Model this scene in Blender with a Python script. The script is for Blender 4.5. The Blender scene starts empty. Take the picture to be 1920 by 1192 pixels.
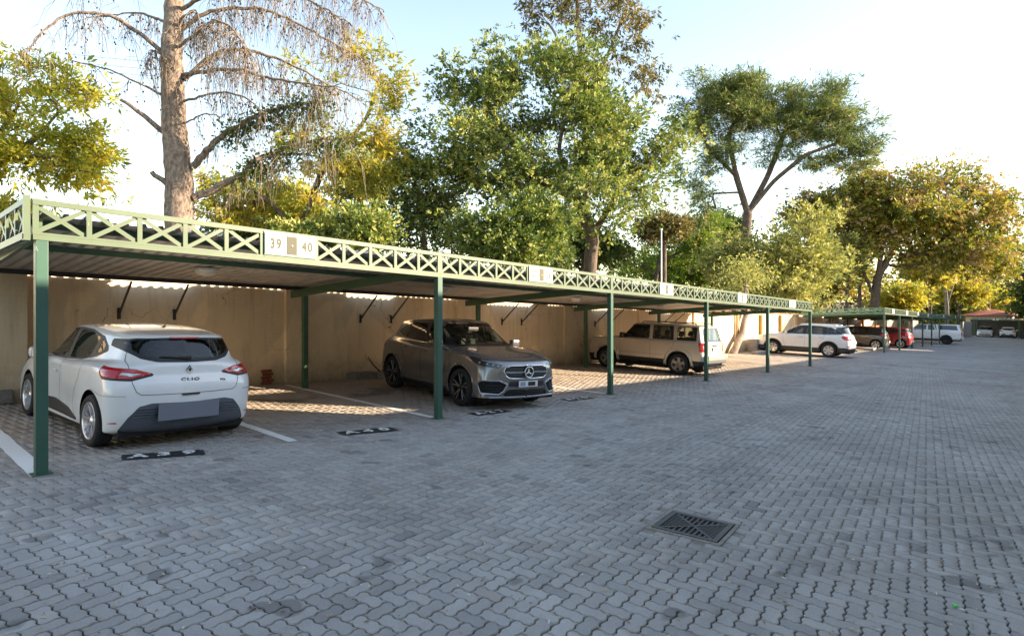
import bpy, bmesh, math, random
import numpy as np
from mathutils import Vector, Matrix

scene = bpy.context.scene
# ---------------------------------------------------------------- camera
YAW = .7237
cam_data = bpy.data.cameras.new('camera'); cam = bpy.data.objects.new('camera', cam_data); scene.collection.objects.link(cam)
cam.location = (0, 0, 1.7224); cam.rotation_euler = (math.pi / 2, 0, YAW)
cam_data.sensor_width = 36; cam_data.lens = 21.206; cam_data.shift_y = -.0181; cam_data.clip_start = .05; cam_data.clip_end = 3000
scene.camera = cam
# ---------------------------------------------------------------- sky, sun, exposure
SUN_DIR = Vector((1.0, .79, .45)).normalized()
world = bpy.data.worlds.new('World'); scene.world = world; world.use_nodes = True
wn = world.node_tree.nodes
sky = wn.new('ShaderNodeTexSky'); sky.sky_type = 'NISHITA'; sky.sun_disc = False
sky.sun_elevation = math.asin(SUN_DIR.z); sky.sun_rotation = math.atan2(SUN_DIR.x, SUN_DIR.y)
sky.air_density = 1.0; sky.dust_density = .15; sky.ozone_density = 1.0; sky.altitude = 0
world.node_tree.links.new(sky.outputs[0], wn['Background'].inputs[0]); wn['Background'].inputs[1].default_value = .15
sun_l = bpy.data.lights.new('sun', 'SUN'); sun_l.energy = 4.8; sun_l.angle = math.radians(.53); sun_l.color = (1.0, .89, .74)
sun = bpy.data.objects.new('sun', sun_l); scene.collection.objects.link(sun)
sun.rotation_euler = SUN_DIR.to_track_quat('Z', 'Y').to_euler(); sun.location = SUN_DIR * 60
scene.view_settings.view_transform = 'Standard'; scene.view_settings.look = 'None'; scene.view_settings.gamma = 1
scene.view_settings.exposure = 1.8; scene.view_settings.use_curve_mapping = False
scene.view_settings.use_white_balance = True; scene.view_settings.white_balance_temperature = 8000; scene.view_settings.white_balance_tint = 12
scene.render.engine = 'CYCLES'; scene.cycles.use_denoising = True; scene.cycles.max_bounces = 8; scene.cycles.transparent_max_bounces = 12
scene.cycles.caustics_reflective = False; scene.cycles.caustics_refractive = False; scene.cycles.sample_clamp_indirect = 6

# ---------------------------------------------------------------- lie of the land
_GY = np.array([-300, 0, 26.4, 41.3, 66, 87, 105, 150, 300, 3000.])
_GZ = np.array([3.0, 0, -1.11, -1.54, -2.42, -2.97, -3.5, -4.1, -4.6, -4.6])
def h_arr(y): return np.interp(y, _GY, _GZ)
def G_arr(x, y): return h_arr(y) - .0166 * np.clip(x, -16, 8)
def G(x, y): return float(np.interp(y, _GY, _GZ)) - .0166 * max(-16., min(8., x))
CAMC, CAMS = math.cos(YAW), math.sin(YAW)
FPX = 1130.97
def project(x, y, z):
    d = -CAMS*x + CAMC*y; r = CAMC*x + CAMS*y
    return 960 + FPX*r/d, 561.24 - FPX*(z-1.7224)/d, d
XF, YP0, SP = -7.131, 1.328, 4.995      # carport front line, first post, post spacing
# ---------------------------------------------------------------- helpers
COL = bpy.context.scene.collection
rng = np.random.default_rng(7)
random.seed(7)
PI = math.pi

def tag(o, label=None, cat=None, group=None, kind=None):
    if label: o['label'] = label
    if cat: o['category'] = cat
    if group: o['group'] = group
    if kind: o['kind'] = kind
    return o

def empty(name, loc=(0, 0, 0), rot=None, parent=None):
    o = bpy.data.objects.new(name, None)
    o.empty_display_size = .1
    COL.objects.link(o)
    o.location = loc
    if rot is not None: o.rotation_euler = rot
    if parent: o.parent = parent
    return o

def link(name, me, parent=None, mat=None):
    if mat is not None and not len(me.materials): me.materials.append(mat)
    o = bpy.data.objects.new(name, me)
    COL.objects.link(o)
    if parent: o.parent = parent
    return o

def mesh(name, V, F, mat=None, smooth=False, mats=None, mi=None):
    me = bpy.data.meshes.new(name)
    V = np.asarray(V, float)
    if isinstance(F, np.ndarray) and F.ndim == 2:
        k = F.shape[1]; n = len(F)
        me.vertices.add(len(V)); me.vertices.foreach_set('co', V.ravel())
        me.loops.add(n * k); me.loops.foreach_set('vertex_index', F.ravel().astype(np.int32))
        me.polygons.add(n); me.polygons.foreach_set('loop_start', (np.arange(n) * k).astype(np.int32))
        me.update(calc_edges=True)
    else:
        me.from_pydata([tuple(v) for v in V], [], [tuple(int(i) for i in f) for f in F])
    for m in (mats or ([mat] if mat else [])): me.materials.append(m)
    if mi is not None: me.polygons.foreach_set('material_index', np.asarray(mi, np.int32))
    if smooth: me.polygons.foreach_set('use_smooth', np.ones(len(me.polygons), bool))
    me.update()
    return me

class MB:
    """collects simple solids and builds them as one mesh"""
    def __init__(s): s.V = []; s.F = []; s.S = []
    def add(s, V, F, smooth=False):
        b = len(s.V); s.V += [tuple(v) for v in V]
        s.F += [tuple(b + i for i in f) for f in F]; s.S += [smooth] * len(F); return s
    def box(s, c, d, rz=0, bev=0.0, R=None):
        x, y, z = [k / 2 for k in d]
        if bev > 0:
            b = min(bev, x * .9, y * .9, z * .9); bm = bmesh.new(); bmesh.ops.create_cube(bm, size=1)
            for v in bm.verts: v.co = Vector((v.co.x * d[0], v.co.y * d[1], v.co.z * d[2]))
            bmesh.ops.bevel(bm, geom=bm.edges[:], offset=b, segments=2, affect='EDGES', profile=.6)
            V = [v.co.copy() for v in bm.verts]; F = [[v.index for v in f.verts] for f in bm.faces]; bm.free()
        else:
            V = [Vector(p) for p in [(-x,-y,-z),(x,-y,-z),(x,y,-z),(-x,y,-z),(-x,-y,z),(x,-y,z),(x,y,z),(-x,y,z)]]
            F = [(3,2,1,0),(4,5,6,7),(0,1,5,4),(1,2,6,5),(2,3,7,6),(3,0,4,7)]
        if R is None: R = Matrix.Rotation(rz, 3, 'Z')
        return s.add([R @ v + Vector(c) for v in V], F)
    def bar(s, a, b, w, t, up=(0, 0, 1)):
        """rectangular bar from a to b: w across (in the plane of up), t thick"""
        a = Vector(a); b = Vector(b); d = (b - a); n = d.normalized(); u = Vector(up)
        side = n.cross(u)
        if side.length < 1e-5: side = n.cross(Vector((1, 0, 0)))
        side.normalize(); up2 = side.cross(n)
        V = []
        for p in (a, b):
            for i, j in ((-1,-1),(1,-1),(1,1),(-1,1)): V.append(p + side * (i * t / 2) + up2 * (j * w / 2))
        return s.add(V, [(0,1,2,3),(7,6,5,4),(0,4,5,1),(1,5,6,2),(2,6,7,3),(3,7,4,0)])
    def tube(s, P, R, n=8, cap=True):
        P = [Vector(p) for p in P]
        if not hasattr(R, '__len__'): R = [R] * len(P)
        V = []; F = []; prev = None
        for i, p in enumerate(P):
            t = (P[min(i + 1, len(P) - 1)] - P[max(i - 1, 0)]).normalized()
            if prev is None:
                a = t.cross(Vector((0, 0, 1)));
                if a.length < .05: a = t.cross(Vector((1, 0, 0)))
            else: a = prev - t * prev.dot(t)
            a.normalize(); prev = a; b = t.cross(a)
            for k in range(n):
                th = 2 * PI * k / n; V.append(p + (a * math.cos(th) + b * math.sin(th)) * R[i])
        for i in range(len(P) - 1):
            for k in range(n):
                k2 = (k + 1) % n; F.append((i*n+k, i*n+k2, (i+1)*n+k2, (i+1)*n+k))
        if cap: F.append(tuple(range(n))[::-1]); F.append(tuple((len(P)-1)*n+k for k in range(n)))
        return s.add(V, F, True)
    def lathe(s, prof, n=24, axis='Z', c=(0, 0, 0), close=False):
        """prof: (r, h) list revolved round axis"""
        V = []; F = []; m = len(prof)
        for k in range(n):
            th = 2 * PI * k / n; cs, sn = math.cos(th), math.sin(th)
            for r, h in prof:
                p = {'Z': (r*cs, r*sn, h), 'Y': (r*cs, h, r*sn), 'X': (h, r*cs, r*sn)}[axis]
                V.append((p[0]+c[0], p[1]+c[1], p[2]+c[2]))
        for k in range(n):
            k2 = (k + 1) % n
            for i in range(m - (0 if close else 1)):
                i2 = (i + 1) % m; F.append((k*m+i, k2*m+i, k2*m+i2, k*m+i2))
        return s.add(V, F, True)
    def build(s, name, mat, parent=None, smooth=None):
        me = mesh(name, s.V, s.F, mat)
        me.polygons.foreach_set('use_smooth', [bool(x) if smooth is None else smooth for x in s.S]); me.update()
        return link(name, me, parent)

def text_mesh(txt, size, mat, name, extrude=0.0, bold=0.0, xscale=1.0, align='CENTER', space=1.0):
    cu = bpy.data.curves.new(name, 'FONT'); cu.body = txt; cu.size = size; cu.align_x = align; cu.align_y = 'CENTER'
    cu.extrude = extrude; cu.offset = bold; cu.resolution_u = 3; cu.space_character = space
    ob = bpy.data.objects.new(name, cu); COL.objects.link(ob)
    dg = bpy.context.evaluated_depsgraph_get()
    me = bpy.data.meshes.new_from_object(ob.evaluated_get(dg))
    bpy.data.objects.remove(ob)
    for v in me.vertices: v.co.x *= xscale
    me.materials.clear(); me.materials.append(mat); me.name = name
    return me

# ---- materials
def new_mat(name):
    m = bpy.data.materials.new(name); m.use_nodes = True
    return m, m.node_tree.nodes, m.node_tree.links, m.node_tree.nodes['Principled BSDF']

def pmat(name, col, rough=.5, metal=0., noise=None, nscale=8., bump=0., bscale=60., spec=.5, coat=0., col2=None, coords='Object', **kw):
    m, N, L, p = new_mat(name)
    p.inputs['Base Color'].default_value = (*col, 1); p.inputs['Roughness'].default_value = rough
    p.inputs['Metallic'].default_value = metal; p.inputs['Specular IOR Level'].default_value = spec
    p.inputs['Coat Weight'].default_value = coat; p.inputs['Coat Roughness'].default_value = .03
    for k, v in kw.items(): p.inputs[k.replace('_', ' ')].default_value = v
    tc = N.new('ShaderNodeTexCoord')
    if noise:
        n = N.new('ShaderNodeTexNoise'); n.inputs['Scale'].default_value = nscale; n.inputs['Detail'].default_value = 6; n.inputs['Roughness'].default_value = .65
        L.new(tc.outputs[coords], n.inputs['Vector'])
        r = N.new('ShaderNodeValToRGB'); c2 = col2 or tuple(c * (1 - noise) for c in col)
        r.color_ramp.elements[0].color = (*c2, 1); r.color_ramp.elements[1].color = (*(tuple(min(1, c * (1 + noise * .4)) for c in col) if not col2 else col), 1)
        r.color_ramp.elements[0].position = .3; r.color_ramp.elements[1].position = .7
        L.new(n.outputs['Fac'], r.inputs['Fac']); L.new(r.outputs['Color'], p.inputs['Base Color'])
    if bump:
        n2 = N.new('ShaderNodeTexNoise'); n2.inputs['Scale'].default_value = bscale; n2.inputs['Detail'].default_value = 4
        L.new(tc.outputs[coords], n2.inputs['Vector'])
        b = N.new('ShaderNodeBump'); b.inputs['Strength'].default_value = bump; b.inputs['Distance'].default_value = .02
        L.new(n2.outputs['Fac'], b.inputs['Height']); L.new(b.outputs['Normal'], p.inputs['Normal'])
    return m

def glass_mat(name, tint, clear, rough=.0, ior=1.6):
    """tinted car glass: part seen through, part mirror-like"""
    m, N, L, p = new_mat(name)
    p.inputs['Base Color'].default_value = (.012, .014, .014, 1); p.inputs['Roughness'].default_value = .02 + rough
    p.inputs['Specular IOR Level'].default_value = .6; p.inputs['IOR'].default_value = 1.5
    t = N.new('ShaderNodeBsdfTransparent'); t.inputs['Color'].default_value = (*tint, 1)
    g = N.new('ShaderNodeBsdfGlossy'); g.inputs['Roughness'].default_value = .01
    fr = N.new('ShaderNodeFresnel'); fr.inputs['IOR'].default_value = ior
    mx = N.new('ShaderNodeMixShader'); mx.inputs['Fac'].default_value = clear
    L.new(p.outputs[0], mx.inputs[1]); L.new(t.outputs[0], mx.inputs[2])
    m2 = N.new('ShaderNodeMixShader'); L.new(fr.outputs[0], m2.inputs['Fac']); L.new(mx.outputs[0], m2.inputs[1]); L.new(g.outputs[0], m2.inputs[2])
    L.new(m2.outputs[0], N['Material Output'].inputs['Surface'])
    return m
# ---------------------------------------------------------------- ground and paving
def node_mix(N, L, a, b, fac, blend='MIX'):
    m = N.new('ShaderNodeMix'); m.data_type = 'RGBA'; m.blend_type = blend
    for sock, v in ((m.inputs[6], a), (m.inputs[7], b)):
        if isinstance(v, tuple): sock.default_value = (*v, 1)
        else: L.new(v, sock)
    if isinstance(fac, float): m.inputs[0].default_value = fac
    else: L.new(fac, m.inputs[0])
    return m.outputs[2]
def node_noise(N, L, vec, scale, detail=5, rough=.6):
    n = N.new('ShaderNodeTexNoise'); n.inputs['Scale'].default_value = scale; n.inputs['Detail'].default_value = detail; n.inputs['Roughness'].default_value = rough
    L.new(vec, n.inputs['Vector']); return n.outputs['Fac']
def node_ramp(N, L, fac, a, b):
    m = N.new('ShaderNodeMapRange'); m.inputs[1].default_value = a; m.inputs[2].default_value = b; m.clamp = True; L.new(fac, m.inputs[0]); return m.outputs[0]
def node_math(N, L, op, a, b=0.):
    m = N.new('ShaderNodeMath'); m.operation = op
    for i, v in enumerate((a, b)):
        if isinstance(v, (int, float)): m.inputs[i].default_value = v
        else: L.new(v, m.inputs[i])
    return m.outputs[0]

def paver_material(name, far=False):
    m, N, L, p = new_mat(name)
    geo = N.new('ShaderNodeNewGeometry'); pos = geo.outputs['Position']
    sep = N.new('ShaderNodeSeparateXYZ'); L.new(pos, sep.inputs[0])
    if not far:
        at = N.new('ShaderNodeAttribute'); at.attribute_name = 'tint'; t = at.outputs['Fac']
        cr = N.new('ShaderNodeValToRGB'); e = cr.color_ramp; L.new(t, cr.inputs['Fac'])
        e.elements[0].position = 0; e.elements[0].color = (.27, .27, .275, 1); e.elements[1].position = 1; e.elements[1].color = (.43, .385, .355, 1)
        for q, c in ((.06, (.365, .35, .34)), (.45, (.445, .425, .41)), (.85, (.50, .48, .46)), (.93, (.45, .42, .40))):
            el = e.elements.new(q); el.color = (*c, 1)
        col = cr.outputs['Color']
    else:
        mp = N.new('ShaderNodeMapping'); mp.inputs['Rotation'].default_value = (0, 0, math.radians(-7)); L.new(pos, mp.inputs[0])
        b = N.new('ShaderNodeTexBrick'); b.inputs['Scale'].default_value = 5; b.inputs['Mortar Size'].default_value = .02; b.inputs['Color1'].default_value = (.41, .40, .40, 1)
        b.inputs['Color2'].default_value = (.46, .45, .445, 1); b.inputs['Mortar'].default_value = (.10, .095, .09, 1); L.new(mp.outputs[0], b.inputs['Vector'])
        col = b.outputs['Color']
    g = node_ramp(N, L, node_noise(N, L, pos, 90, 4, .7), .3, .75); col = node_mix(N, L, col, node_mix(N, L, col, (.55, .55, .55), 1.0, 'MULTIPLY'), node_math(N, L, 'MULTIPLY', node_math(N, L, 'SUBTRACT', 1.0, g), .55))
    big = node_ramp(N, L, node_noise(N, L, pos, .55, 6, .65), .35, .7); col = node_mix(N, L, col, node_mix(N, L, col, (.70, .68, .67), 1.0, 'MULTIPLY'), big)
    mpt = N.new('ShaderNodeMapping'); mpt.inputs['Scale'].default_value = (1.6, .07, 1); mpt.inputs['Rotation'].default_value = (0, 0, .03); L.new(pos, mpt.inputs[0])
    trk = node_math(N, L, 'MULTIPLY', node_ramp(N, L, node_noise(N, L, mpt.outputs[0], 1.0, 5, .7), .52, .72), node_ramp(N, L, node_noise(N, L, pos, 6, 4, .7), .2, .8)); col = node_mix(N, L, col, node_mix(N, L, col, (.62, .61, .61), 1.0, 'MULTIPLY'), trk)
    dr_ = node_ramp(N, L, node_noise(N, L, pos, 2.6, 2, .4), .685, .72); col = node_mix(N, L, col, (.09, .085, .08), node_math(N, L, 'MULTIPLY', dr_, .55))
    snd = node_ramp(N, L, node_noise(N, L, pos, 1.9, 7, .75), .60, .72); col = node_mix(N, L, col, (.50, .41, .30), node_math(N, L, 'MULTIPLY', snd, .35))
    # red-brown soil trodden into the parking bays, dark oil drips
    nz = node_noise(N, L, pos, 1.3, 6, .65); xx = node_math(N, L, 'ADD', sep.outputs['X'], node_math(N, L, 'MULTIPLY', nz, 1.6))
    bay = node_ramp(N, L, xx, -6.0, -8.6); soil = node_math(N, L, 'MULTIPLY', bay, node_ramp(N, L, node_noise(N, L, pos, 3.1, 6, .7), .25, .75))
    col = node_mix(N, L, col, (.36, .25, .155), node_math(N, L, 'MULTIPLY', soil, .85))
    oil = node_math(N, L, 'MULTIPLY', bay, node_ramp(N, L, node_noise(N, L, pos, .85, 3, .5), .60, .70)); col = node_mix(N, L, col, (.05, .045, .042), node_math(N, L, 'MULTIPLY', oil, .6))
    L.new(col, p.inputs['Base Color']); p.inputs['Roughness'].default_value = .78; p.inputs['Specular IOR Level'].default_value = .35
    bp = N.new('ShaderNodeBump'); bp.inputs['Strength'].default_value = .35; bp.inputs['Distance'].default_value = .004; L.new(node_noise(N, L, pos, 160, 4, .7), bp.inputs['Height']); L.new(bp.outputs[0], p.inputs['Normal'])
    return m
M_PAVER = paver_material('concrete_paver'); M_FARPAVE = paver_material('distant_paving', True)
M_JOINT = pmat('sandy_joint', (.045, .040, .034), .95, noise=.5, nscale=9, coords='Object')
M_EARTH = pmat('dry_earth', (.19, .145, .09), .95, noise=.45, nscale=.6, bump=.4, bscale=8, coords='Object')

def sheet(name, xs, ys, dz, mat):
    X, Y = np.meshgrid(xs, ys); V = np.stack([X.ravel(), Y.ravel(), (G_arr(X, Y) + dz).ravel()], 1); nx = len(xs)
    i = np.arange(len(V)).reshape(len(ys), nx); F = np.stack([i[:-1, :-1], i[:-1, 1:], i[1:, 1:], i[1:, :-1]], -1).reshape(-1, 4)
    return mesh(name, V, F, mat)
ylist = sorted(set(list(np.linspace(-30, 150, 181)) + [26.4, 41.3, 66, 87, 105]))
gr = link('ground', sheet('ground', [-900, -300, -100, -40, -16, -12.4, 1, 8, 40, 300, 900], [-600, -300, -100] + ylist + [200, 300, 600, 1500], -.06, M_EARTH)); tag(gr, kind='structure')
PAVE_END = 31.0
PA = math.radians(7)
yard = link('paved_yard', sheet('paved_yard', [-12.35, -9, -6, -3, 0, 4.2], [y for y in ylist if -12 <= y < PAVE_END] + [PAVE_END], -.024, M_JOINT)); tag(yard, kind='structure')
road = link('far_paved_yard', sheet('far_paved_yard', [-12.35, -9, -6, -3, 0, 4.2], [PAVE_END] + [y for y in ylist if y > PAVE_END] , -.001, M_FARPAVE)); tag(road, kind='structure')

DRAIN = (-2.19, 4.76)
def outline(L, W, full):
    """paver outline with S-waved edges"""
    A = .0085; P = []
    def edge(x0, y0, dx, dy, n):
        for k in range(n):
            P.append((x0 + dx*k*.1, y0 + dy*k*.1)) if (full or k == 0) else None
            for f in (.3, .7):
                s = A if f < .5 else -A; bx, by = x0 + dx*(k+f)*.1, y0 + dy*(k+f)*.1
                px, py = (bx / .1) % 1, (by / .1) % 1
                if dx: P.append((bx, by + A*math.sin(2*PI*px)))
                else: P.append((bx + A*math.sin(2*PI*py), by))
    nL, nW = round(L/.1), round(W/.1)
    edge(0, 0, 1, 0, nL); edge(L, 0, 0, 1, nW); edge(L, W, -1, 0, nL); edge(0, W, 0, -1, nW)
    return np.array(P)
def paver_template(L, W, full):
    o = outline(L, W, full) - np.array([L/2, W/2])
    s1 = np.array([(L/2-.0048)/(L/2), (W/2-.0048)/(W/2)]); s2 = np.array([(L/2-.0095)/(L/2), (W/2-.0095)/(W/2)])
    n = len(o); V = np.concatenate([np.c_[o*s2, np.zeros(n)], np.c_[o*s1, np.full(n, -.0055)], np.c_[o*s1, np.full(n, -.030)]])
    return V, n
def paver_faces(n, skirt):
    F = [tuple(range(n))]
    for r in range(2 if skirt else 1):
        F += [(r*n+i, (r+1)*n+i, (r+1)*n+(i+1) % n, r*n+(i+1) % n) for i in range(n)]
    return F

def lay_pavers():
    ca, sa = math.cos(PA), math.sin(PA)
    I, Jx = np.meshgrid(np.arange(-160, 120), np.arange(-60, 380)); I = I.ravel(); Jx = Jx.ravel(); k = (I - Jx) % 4
    items = []
    for typ, cls, L, W in (('H', 0, .2, .1), ('V', 3, .1, .2)):
        s = k == cls; cx = I[s]*.1 + L/2; cy = Jx[s]*.1 + W/2
        wx = ca*cx - sa*cy; wy = sa*cx + ca*cy
        ok = (wx > -12.3) & (wx < 2.2) & (wy < PAVE_END - .12) & (wy > -1.5)
        lx = ca*(wx-DRAIN[0]) + sa*(wy-DRAIN[1]); ly = -sa*(wx-DRAIN[0]) + ca*(wy-DRAIN[1])
        ok &= ~((np.abs(lx) < .285+L*.45) & (np.abs(ly) < .285+W*.45))
        wx, wy = wx[ok], wy[ok]; z = G_arr(wx, wy); u, v, d = project(wx, wy, z)
        vis = (d > .9) & (u > -420) & (u < 2250) & (v < 1480)
        # keep a little strip beside the view as well
        items.append((typ, wx[vis], wy[vis], z[vis], u[vis], v[vis], d[vis], L, W))
    allp = [(d, t, x, y, z, u, v) for t, X, Y, Z, U, Vv, D, L, W in items for x, y, z, u, v, d in zip(X, Y, Z, U, Vv, D)]
    infr = sorted([q for q in allp if 0 < q[5] < 1920 and q[6] < 1192])
    near = infr[:300]; nearset = set((q[2], q[3]) for q in near)
    r = np.random.default_rng(3)
    # the 300 nearest as pieces of their own (mesh data shared)
    lib = {}
    for t, L, W in (('H', .2, .1), ('V', .1, .2)):
        V, n = paver_template(L, W, True)
        for q in range(10):
            me = mesh('paver', V, paver_faces(n, True), M_PAVER); a = me.attributes.new('tint', 'FLOAT', 'POINT'); a.data.foreach_set('value', np.full(len(V), (q+.5)/10 if q < 9 else .97, np.float32)); lib[(t, q)] = me
    sl = -.0416
    for d, t, x, y, z, u, v in near:
        q = int(min(9, abs(r.normal(.45, .22))*10)); o = link('paver', lib[(t, q)], yard)
        o.location = (x, y, z + r.normal(0, .0012)); o.rotation_euler = (math.atan(sl) + r.normal(0, .006), math.atan(.0166) + r.normal(0, .006), PA + r.normal(0, .008))
    # all the others joined
    for lo, hi, full, nm in ((0, 9.5, True, 'pavers'), (9.5, 99, False, 'pavers')):
        VV = []; FF = []; LT = []; LS = []; TT = []; base = 0
        for typ, X, Y, Z, U, Vv, D, L, W in items:
            s = (D >= lo) & (D < hi); s &= ~np.array([(a, b) in nearset for a, b in zip(X, Y)], bool) if lo == 0 else s
            X, Y, Z = X[s], Y[s], Z[s]; m = len(X)
            if not m: continue
            T, n = paver_template(L, W, full)
            tx = r.normal(0, .007, (m, 1)); ty = r.normal(0, .007, (m, 1)); rot = PA + r.normal(0, .008, (m, 1)); c, s_ = np.cos(rot), np.sin(rot)
            px = X[:, None] + c*T[None, :, 0] - s_*T[None, :, 1]; py = Y[:, None] + s_*T[None, :, 0] + c*T[None, :, 1]
            pz = G_arr(px, py) + T[None, :, 2] + tx*T[None, :, 0] + ty*T[None, :, 1] + r.normal(0, .0012, (m, 1))
            VV.append(np.stack([px, py, pz], -1).reshape(-1, 3)); TT.append(np.repeat(np.clip(np.abs(r.normal(.45, .22, m)), 0, 1), 3*n))
            b = base + np.arange(m)[:, None]*3*n
            top = b + np.arange(n)[None, :]; i = np.arange(n); quad = np.stack([i, i+n, (i+1) % n + n, (i+1) % n], -1); quad = np.concatenate([quad, quad+n])
            Q = (b[:, :, None] + quad[None]).reshape(m, -1)
            FF.append(np.concatenate([top, Q], 1).ravel()); LT.append(np.tile(np.concatenate([[n], np.full(2*n, 4)]), m)); base += m*3*n
        V = np.concatenate(VV); loops = np.concatenate(FF).astype(np.int32); tot = np.concatenate(LT)
        me = bpy.data.meshes.new(nm); me.vertices.add(len(V)); me.vertices.foreach_set('co', V.ravel()); me.loops.add(len(loops)); me.loops.foreach_set('vertex_index', loops)
        me.polygons.add(len(tot)); me.polygons.foreach_set('loop_start', np.concatenate([[0], np.cumsum(tot)[:-1]]).astype(np.int32)); me.update(calc_edges=True)
        a = me.attributes.new('tint', 'FLOAT', 'POINT'); a.data.foreach_set('value', np.concatenate(TT).astype(np.float32)); me.materials.append(M_PAVER)
        o = link(nm, me, yard); o['kind'] = 'stuff'
lay_pavers()

# ---- painted bay lines
def paint_material(name, col, wear, scale=7.):
    m, N, L, p = new_mat(name); geo = N.new('ShaderNodeNewGeometry'); pos = geo.outputs['Position']
    p.inputs['Base Color'].default_value = (*col, 1); p.inputs['Roughness'].default_value = .7
    f = node_ramp(N, L, node_noise(N, L, pos, scale, 8, .75), wear, wear+.05)
    t = N.new('ShaderNodeBsdfTransparent'); mx = N.new('ShaderNodeMixShader'); L.new(f, mx.inputs[0]); L.new(t.outputs[0], mx.inputs[1]); L.new(p.outputs[0], mx.inputs[2]); L.new(mx.outputs[0], N['Material Output'].inputs['Surface'])
    return m
M_LINE = paint_material('worn_white_road_paint', (.74, .73, .70), .31); M_LINEOLD = paint_material('old_white_road_paint', (.60, .58, .52), .47); M_PATCH = paint_material('worn_black_road_paint', (.018, .019, .022), .36, 6.); M_NUM = paint_material('stencil_white_paint', (.75, .75, .74), .41, 9.)
def strip(name, x0, y0, x1, y1, w, mat, dz=.005, n=24):
    V = []; F = []; d = Vector((x1-x0, y1-y0)); L = d.length; d.normalize(); s = Vector((-d.y, d.x))
    for i in range(n+1):
        c = Vector((x0, y0)) + d*L*i/n
        for sg in (-1, 1):
            e = c + s*sg*(w/2 + random.uniform(-.006, .006)); V.append((e.x, e.y, G(e.x, e.y) + dz))
        if i: k = 2*i; F.append((k-2, k-1, k+1, k) if True else 0)
    F = [tuple(reversed(f)) for f in F]
    o = link(name, mesh(name, V, F, mat)); tag(o, kind='structure'); return o
for i in range(0, 18):
    y = YP0 + SP*i/2
    if i in (13, 14, 15): continue
    strip('bay_line', -11.9, y, XF + (.05 if i % 2 == 0 else .12), y, .125 if i else .17, M_LINE if i < 5 else M_LINEOLD)

# ---- stencilled bay numbers
def bay_number(txt, x, y, ang, label, faint=False):
    e = empty('painted_bay_number', (x, y, G(x, y)), (math.atan(-.0416), 0, 0)); tag(e, label, 'bay number', 'stencilled bay numbers on the paving')
    V = [(-.14, -.40, .008), (.13, -.385, .008), (.145, .40, .008), (-.13, .385, .008)]
    R = Matrix.Rotation(ang, 3, 'Z')
    o = link('black_patch', mesh('black_patch', [R @ Vector(v) for v in V], [(0, 1, 2, 3)], M_PATCH), e)
    for i, ch in enumerate(txt):
        me = text_mesh(ch, .235, M_NUM, 'stencil_figure', 0, .012, 1.1)
        c = link('stencil_figure', me, e); p = R @ Vector((0, -.24 + .24*i, .013)); c.location = p; c.rotation_euler = (0, 0, PI/2 + ang)
bay_number('A39', -7.24, 2.43, math.radians(-19), 'worn black patch stencilled A39 behind the white hatchback')
bay_number('A40', -6.97, 4.90, math.radians(-12), 'worn black patch stencilled A40 in the empty bay')
bay_number('A27', -7.05, 7.42, math.radians(-3), 'worn black patch stencilled A27 beside the front wheel of the grey car')
bay_number('A26', -7.15, 10.1, math.radians(-3), 'faded number patch on the paving just left of the third front post')

# ---- drain grate
M_IRON = pmat('cast_iron', (.085, .088, .095), .55, .35, noise=.3, nscale=30, bump=.2, bscale=200)
M_MORTAR = pmat('rough_concrete', (.27, .245, .215), .9, noise=.35, nscale=14, bump=.6, bscale=50, coords='Object')
M_PIT = pmat('drain_pit', (.01, .01, .01), .95)
dz = G(*DRAIN); dr = empty('drain_grate', (DRAIN[0], DRAIN[1], dz), (math.atan(-.0416), math.atan(.0166), PA)); tag(dr, 'square cast iron drain grate with diagonal slots sunk in the paving', 'drain')
S2 = .262
q = MB(); 
for a in range(4):
    R = Matrix.Rotation(a*PI/2, 3, 'Z'); c = R @ Vector((0, .288, -.008)); q.box(c, (.60 if a % 2 == 0 else .55, .03, .03), R=R)
q.box((0, 0, -.030), (.80, .80, .044)); q.build('mortar_surround', M_MORTAR, dr)
q = MB()
for a in range(4):
    R = Matrix.Rotation(a*PI/2, 3, 'Z'); q.box(R @ Vector((0, S2-.02, -.004)), (2*S2 if a % 2 == 0 else 2*S2-.08, .04, .03), R=R)
q.build('frame', M_IRON, dr)
q = MB(); q.box((0, 0, -.012), (2*S2-.02, 2*S2-.02, .014)); q.build('pit', M_PIT, dr)
for a in range(4):
    R = Matrix.Rotation(a*PI/2, 3, 'Z'); wide = a % 2 == 0
    n = 10 if wide else 13; wd = .013 if wide else .011
    for i in range(n):
        p = -S2+.05 + (2*S2-.10)*(i+.5)/n
        y0 = abs(p) + .012; y1 = S2 - .04
        if y1 - y0 < .012: continue
        b = MB(); b.box(R @ Vector((p, (y0+y1)/2, -.006)), (wd, y1-y0, .022), R=R); b.build('bar', M_IRON, dr)
for sg in (1, -1):
    b = MB(); R = Matrix.Rotation(sg*PI/4, 3, 'Z'); b.box((0, 0, -.005 - (.001 if sg < 0 else 0)), ((S2-.045)*2*math.sqrt(2), .020, .024), R=R); b.build('diagonal_bar', M_IRON, dr)

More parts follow.
